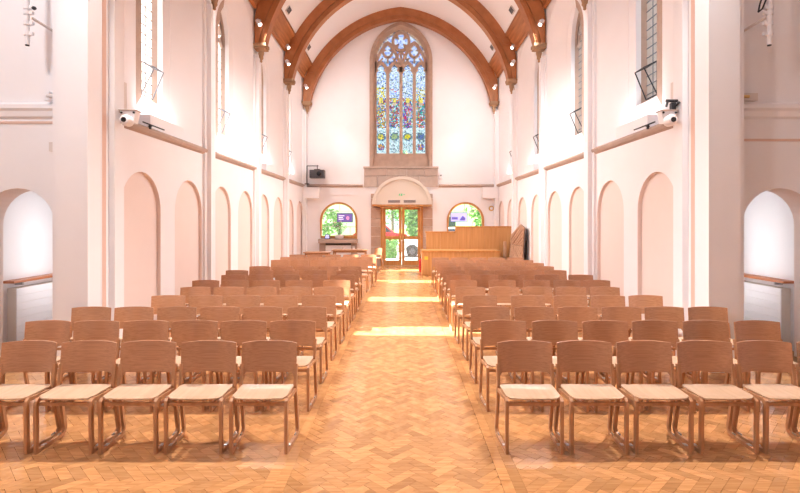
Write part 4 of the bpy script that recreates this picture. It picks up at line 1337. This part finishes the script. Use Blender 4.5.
def leaf_ball(mb, c, r, n, rnd, size=.14):
    for i in range(n):
        d = Vector((rnd.gauss(0, 1), rnd.gauss(0, 1), rnd.gauss(0, 1))).normalized()
        p = Vector(c) + Vector((d.x * r[0], d.y * r[1], d.z * r[2])) * rnd.uniform(.55, 1.05)
        a = Vector((rnd.gauss(0, 1), rnd.gauss(0, 1), rnd.gauss(0, 1))).normalized() * size
        b = a.orthogonal().normalized() * size * .55
        mb.poly([p - a, p + b, p + a, p - b], rnd.choice((0, 1)))
def tree(loc, hgt, rad, label, seed, low=.35):
    rnd = random.Random(seed)
    t = thing('tree', loc, label, 'tree', 'trees outside the entrance')
    MB().tube((0, 0, -.02), (0, 0, hgt * .6), .16, .08, 8).build('trunk', 'bark', t)
    m = MB()
    for i in range(9):
        a = rnd.uniform(0, 2 * PI); q = rnd.uniform(0, .6) * rad
        leaf_ball(m, (q * math.cos(a), q * math.sin(a), hgt * (low + (1 - low) * rnd.uniform(.15, .85))), (rad * .55, rad * .55, hgt * .2), 330, rnd, .16)
    m.build('crown', ['leaf', 'leaf2'], t)['kind'] = 'stuff'
tree((1.0, 29.0, 0), 4.6, 1.1, 'slim leafy tree straight outside the entrance door', 1, .12)
tree((-6.3, 33.5, 0), 5.5, 2.1, 'round tree seen through the arched window over the flower pot', 2, .2)
tree((5.9, 32.0, 0), 5.0, 2.0, 'round tree seen through the arched window behind the wooden screen', 3, .2)
tree((-0.9, 50.0, 0), 9.0, 3.0, 'tall tree across the road behind the red car', 4, .2)
tree((-12.0, 52.0, 0), 9.5, 3.6, 'wide tree across the road beside the pale house', 5, .2)
tree((11.0, 54.0, 0), 9.0, 3.6, 'wide tree across the road beyond the wooden screen window', 6, .2)
def hedge(x0, x1, y, h, label, seed):
    rnd = random.Random(seed)
    t = thing('hedge', ((x0 + x1) / 2, y, 0), label, 'hedge')
    m = MB(); w = x1 - x0
    MB().box(-w / 2 + .1, w / 2 - .1, -.2, .2, -.02, h - .15).build('hedge_core', 'leaf', t)
    for i in range(int(w * 420)):
        p = Vector((rnd.uniform(-w / 2, w / 2), rnd.choice((-1, 1)) * rnd.uniform(.18, .34), rnd.uniform(0, h)))
        if rnd.random() < .25: p.y = rnd.uniform(-.3, .3); p.z = h - rnd.uniform(-.05, .14)
        a = Vector((rnd.gauss(0, 1), rnd.gauss(0, 1), rnd.gauss(0, 1))).normalized() * .07
        b = a.orthogonal().normalized() * .04
        m.poly([p - a, p + b, p + a, p - b], rnd.choice((0, 1)))
    m.build('foliage', ['leaf', 'leaf2'], t)['kind'] = 'stuff'
hedge(-3.2, -0.15, 25.2, 1.0, 'clipped green hedge outside the entrance door', 8)

def car(loc, rz, paint, label):
    t = thing('parked_car', loc, label, 'car', rz=rz)
    sd = lambda u, z, q: (u, q, z)
    low = [(-2.1, .32), (-2.12, .62), (-1.95, .86), (-1.1, .94), (1.0, .95), (1.85, .82), (2.1, .62), (2.1, .32)]
    wh = []
    body = [(-2.1, .30), (-1.75, .24)] + [(-1.35 + .36 * math.cos(PI - a * PI / 8), .30 + .36 * math.sin(a * PI / 8)) for a in range(9)] + \
           [(.99, .24)] + [(1.35 + .36 * math.cos(PI - a * PI / 8), .30 + .36 * math.sin(a * PI / 8)) for a in range(9)] + [(2.05, .26), (2.13, .60), (1.9, .84), (1.0, .96), (-1.9, .98), (-2.12, .80)]
    MB().prism(body, sd, -.84, .84).build('body', paint, t)
    MB().prism([(-1.85, .99), (1.0, .97), (.35, 1.50), (-1.35, 1.52)], sd, -.74, .74).build('cabin', paint, t)
    m = MB()
    for q in (-1, 1):
        m.prism([(-1.62, 1.03), (-.45, 1.02), (-.45, 1.45), (-1.25, 1.46)], sd, *sorted((q * .741, q * .748)))
        m.prism([(-.35, 1.02), (.82, 1.0), (.30, 1.44), (-.35, 1.45)], sd, *sorted((q * .741, q * .748)))
    m.build('side_window', 'carglass', t)
    for x in (-1.35, 1.35):
        for q in (-1, 1):
            w = MB().tube((x, q * .66, .30), (x, q * .85, .30), .31, n=20).build('wheel', 'rubber', t, 40)
            MB().tube((x, q * .851, .30), (x, q * .87, .30), .16, n=16).build('hub_cap', 'grille', w, 40)
    for q in (-.62, .62):
        MB().box(2.05, 2.125, q - .14, q + .14, .60, .72).build('head_lamp', 'paint', t)
        MB().box(-2.13, -2.06, q - .12, q + .12, .68, .82).build('tail_lamp', 'red', t)
    return t
car((-1.55, 38.5, -.02), 0.0, 'red', 'red car parked across the paving outside the entrance')
car((1.9, 26.5, -.02), PI, 'carwhite', 'white car parked outside the entrance with its wheel towards the door')
def house(loc, w, d, h, mat, label, seed):
    t = thing('house', loc, label, 'house')
    MB().box(-w / 2, w / 2, 0, d, -.02, h).build('house_wall', mat, t)
    MB().prism([(-w / 2 - .3, h), (w / 2 + .3, h), (0, h + w * .35)], lambda u, z, q: (u, q, z), -.3, d + .3).build('roof', 'rooftile', t)
    for i in range(3):
        for z in (1.0, 3.8):
            x = -w / 2 + w * (i + .5) / 3
            f = MB().box(x - .6, x + .6, -.06, -.001, z, z + 1.4).build('house_window', 'paint', t)
            MB().box(x - .5, x + .5, -.07, -.061, z + .1, z + 1.3).build('pane', 'carglass', f)
house((-7.5, 58, 0), 9, 7, 6, 'house', 'pale rendered house across the road seen above the flower pot', 1)
house((9.0, 60, 0), 9, 7, 6, 'house', 'pale house across the road seen above the wooden screen', 2)
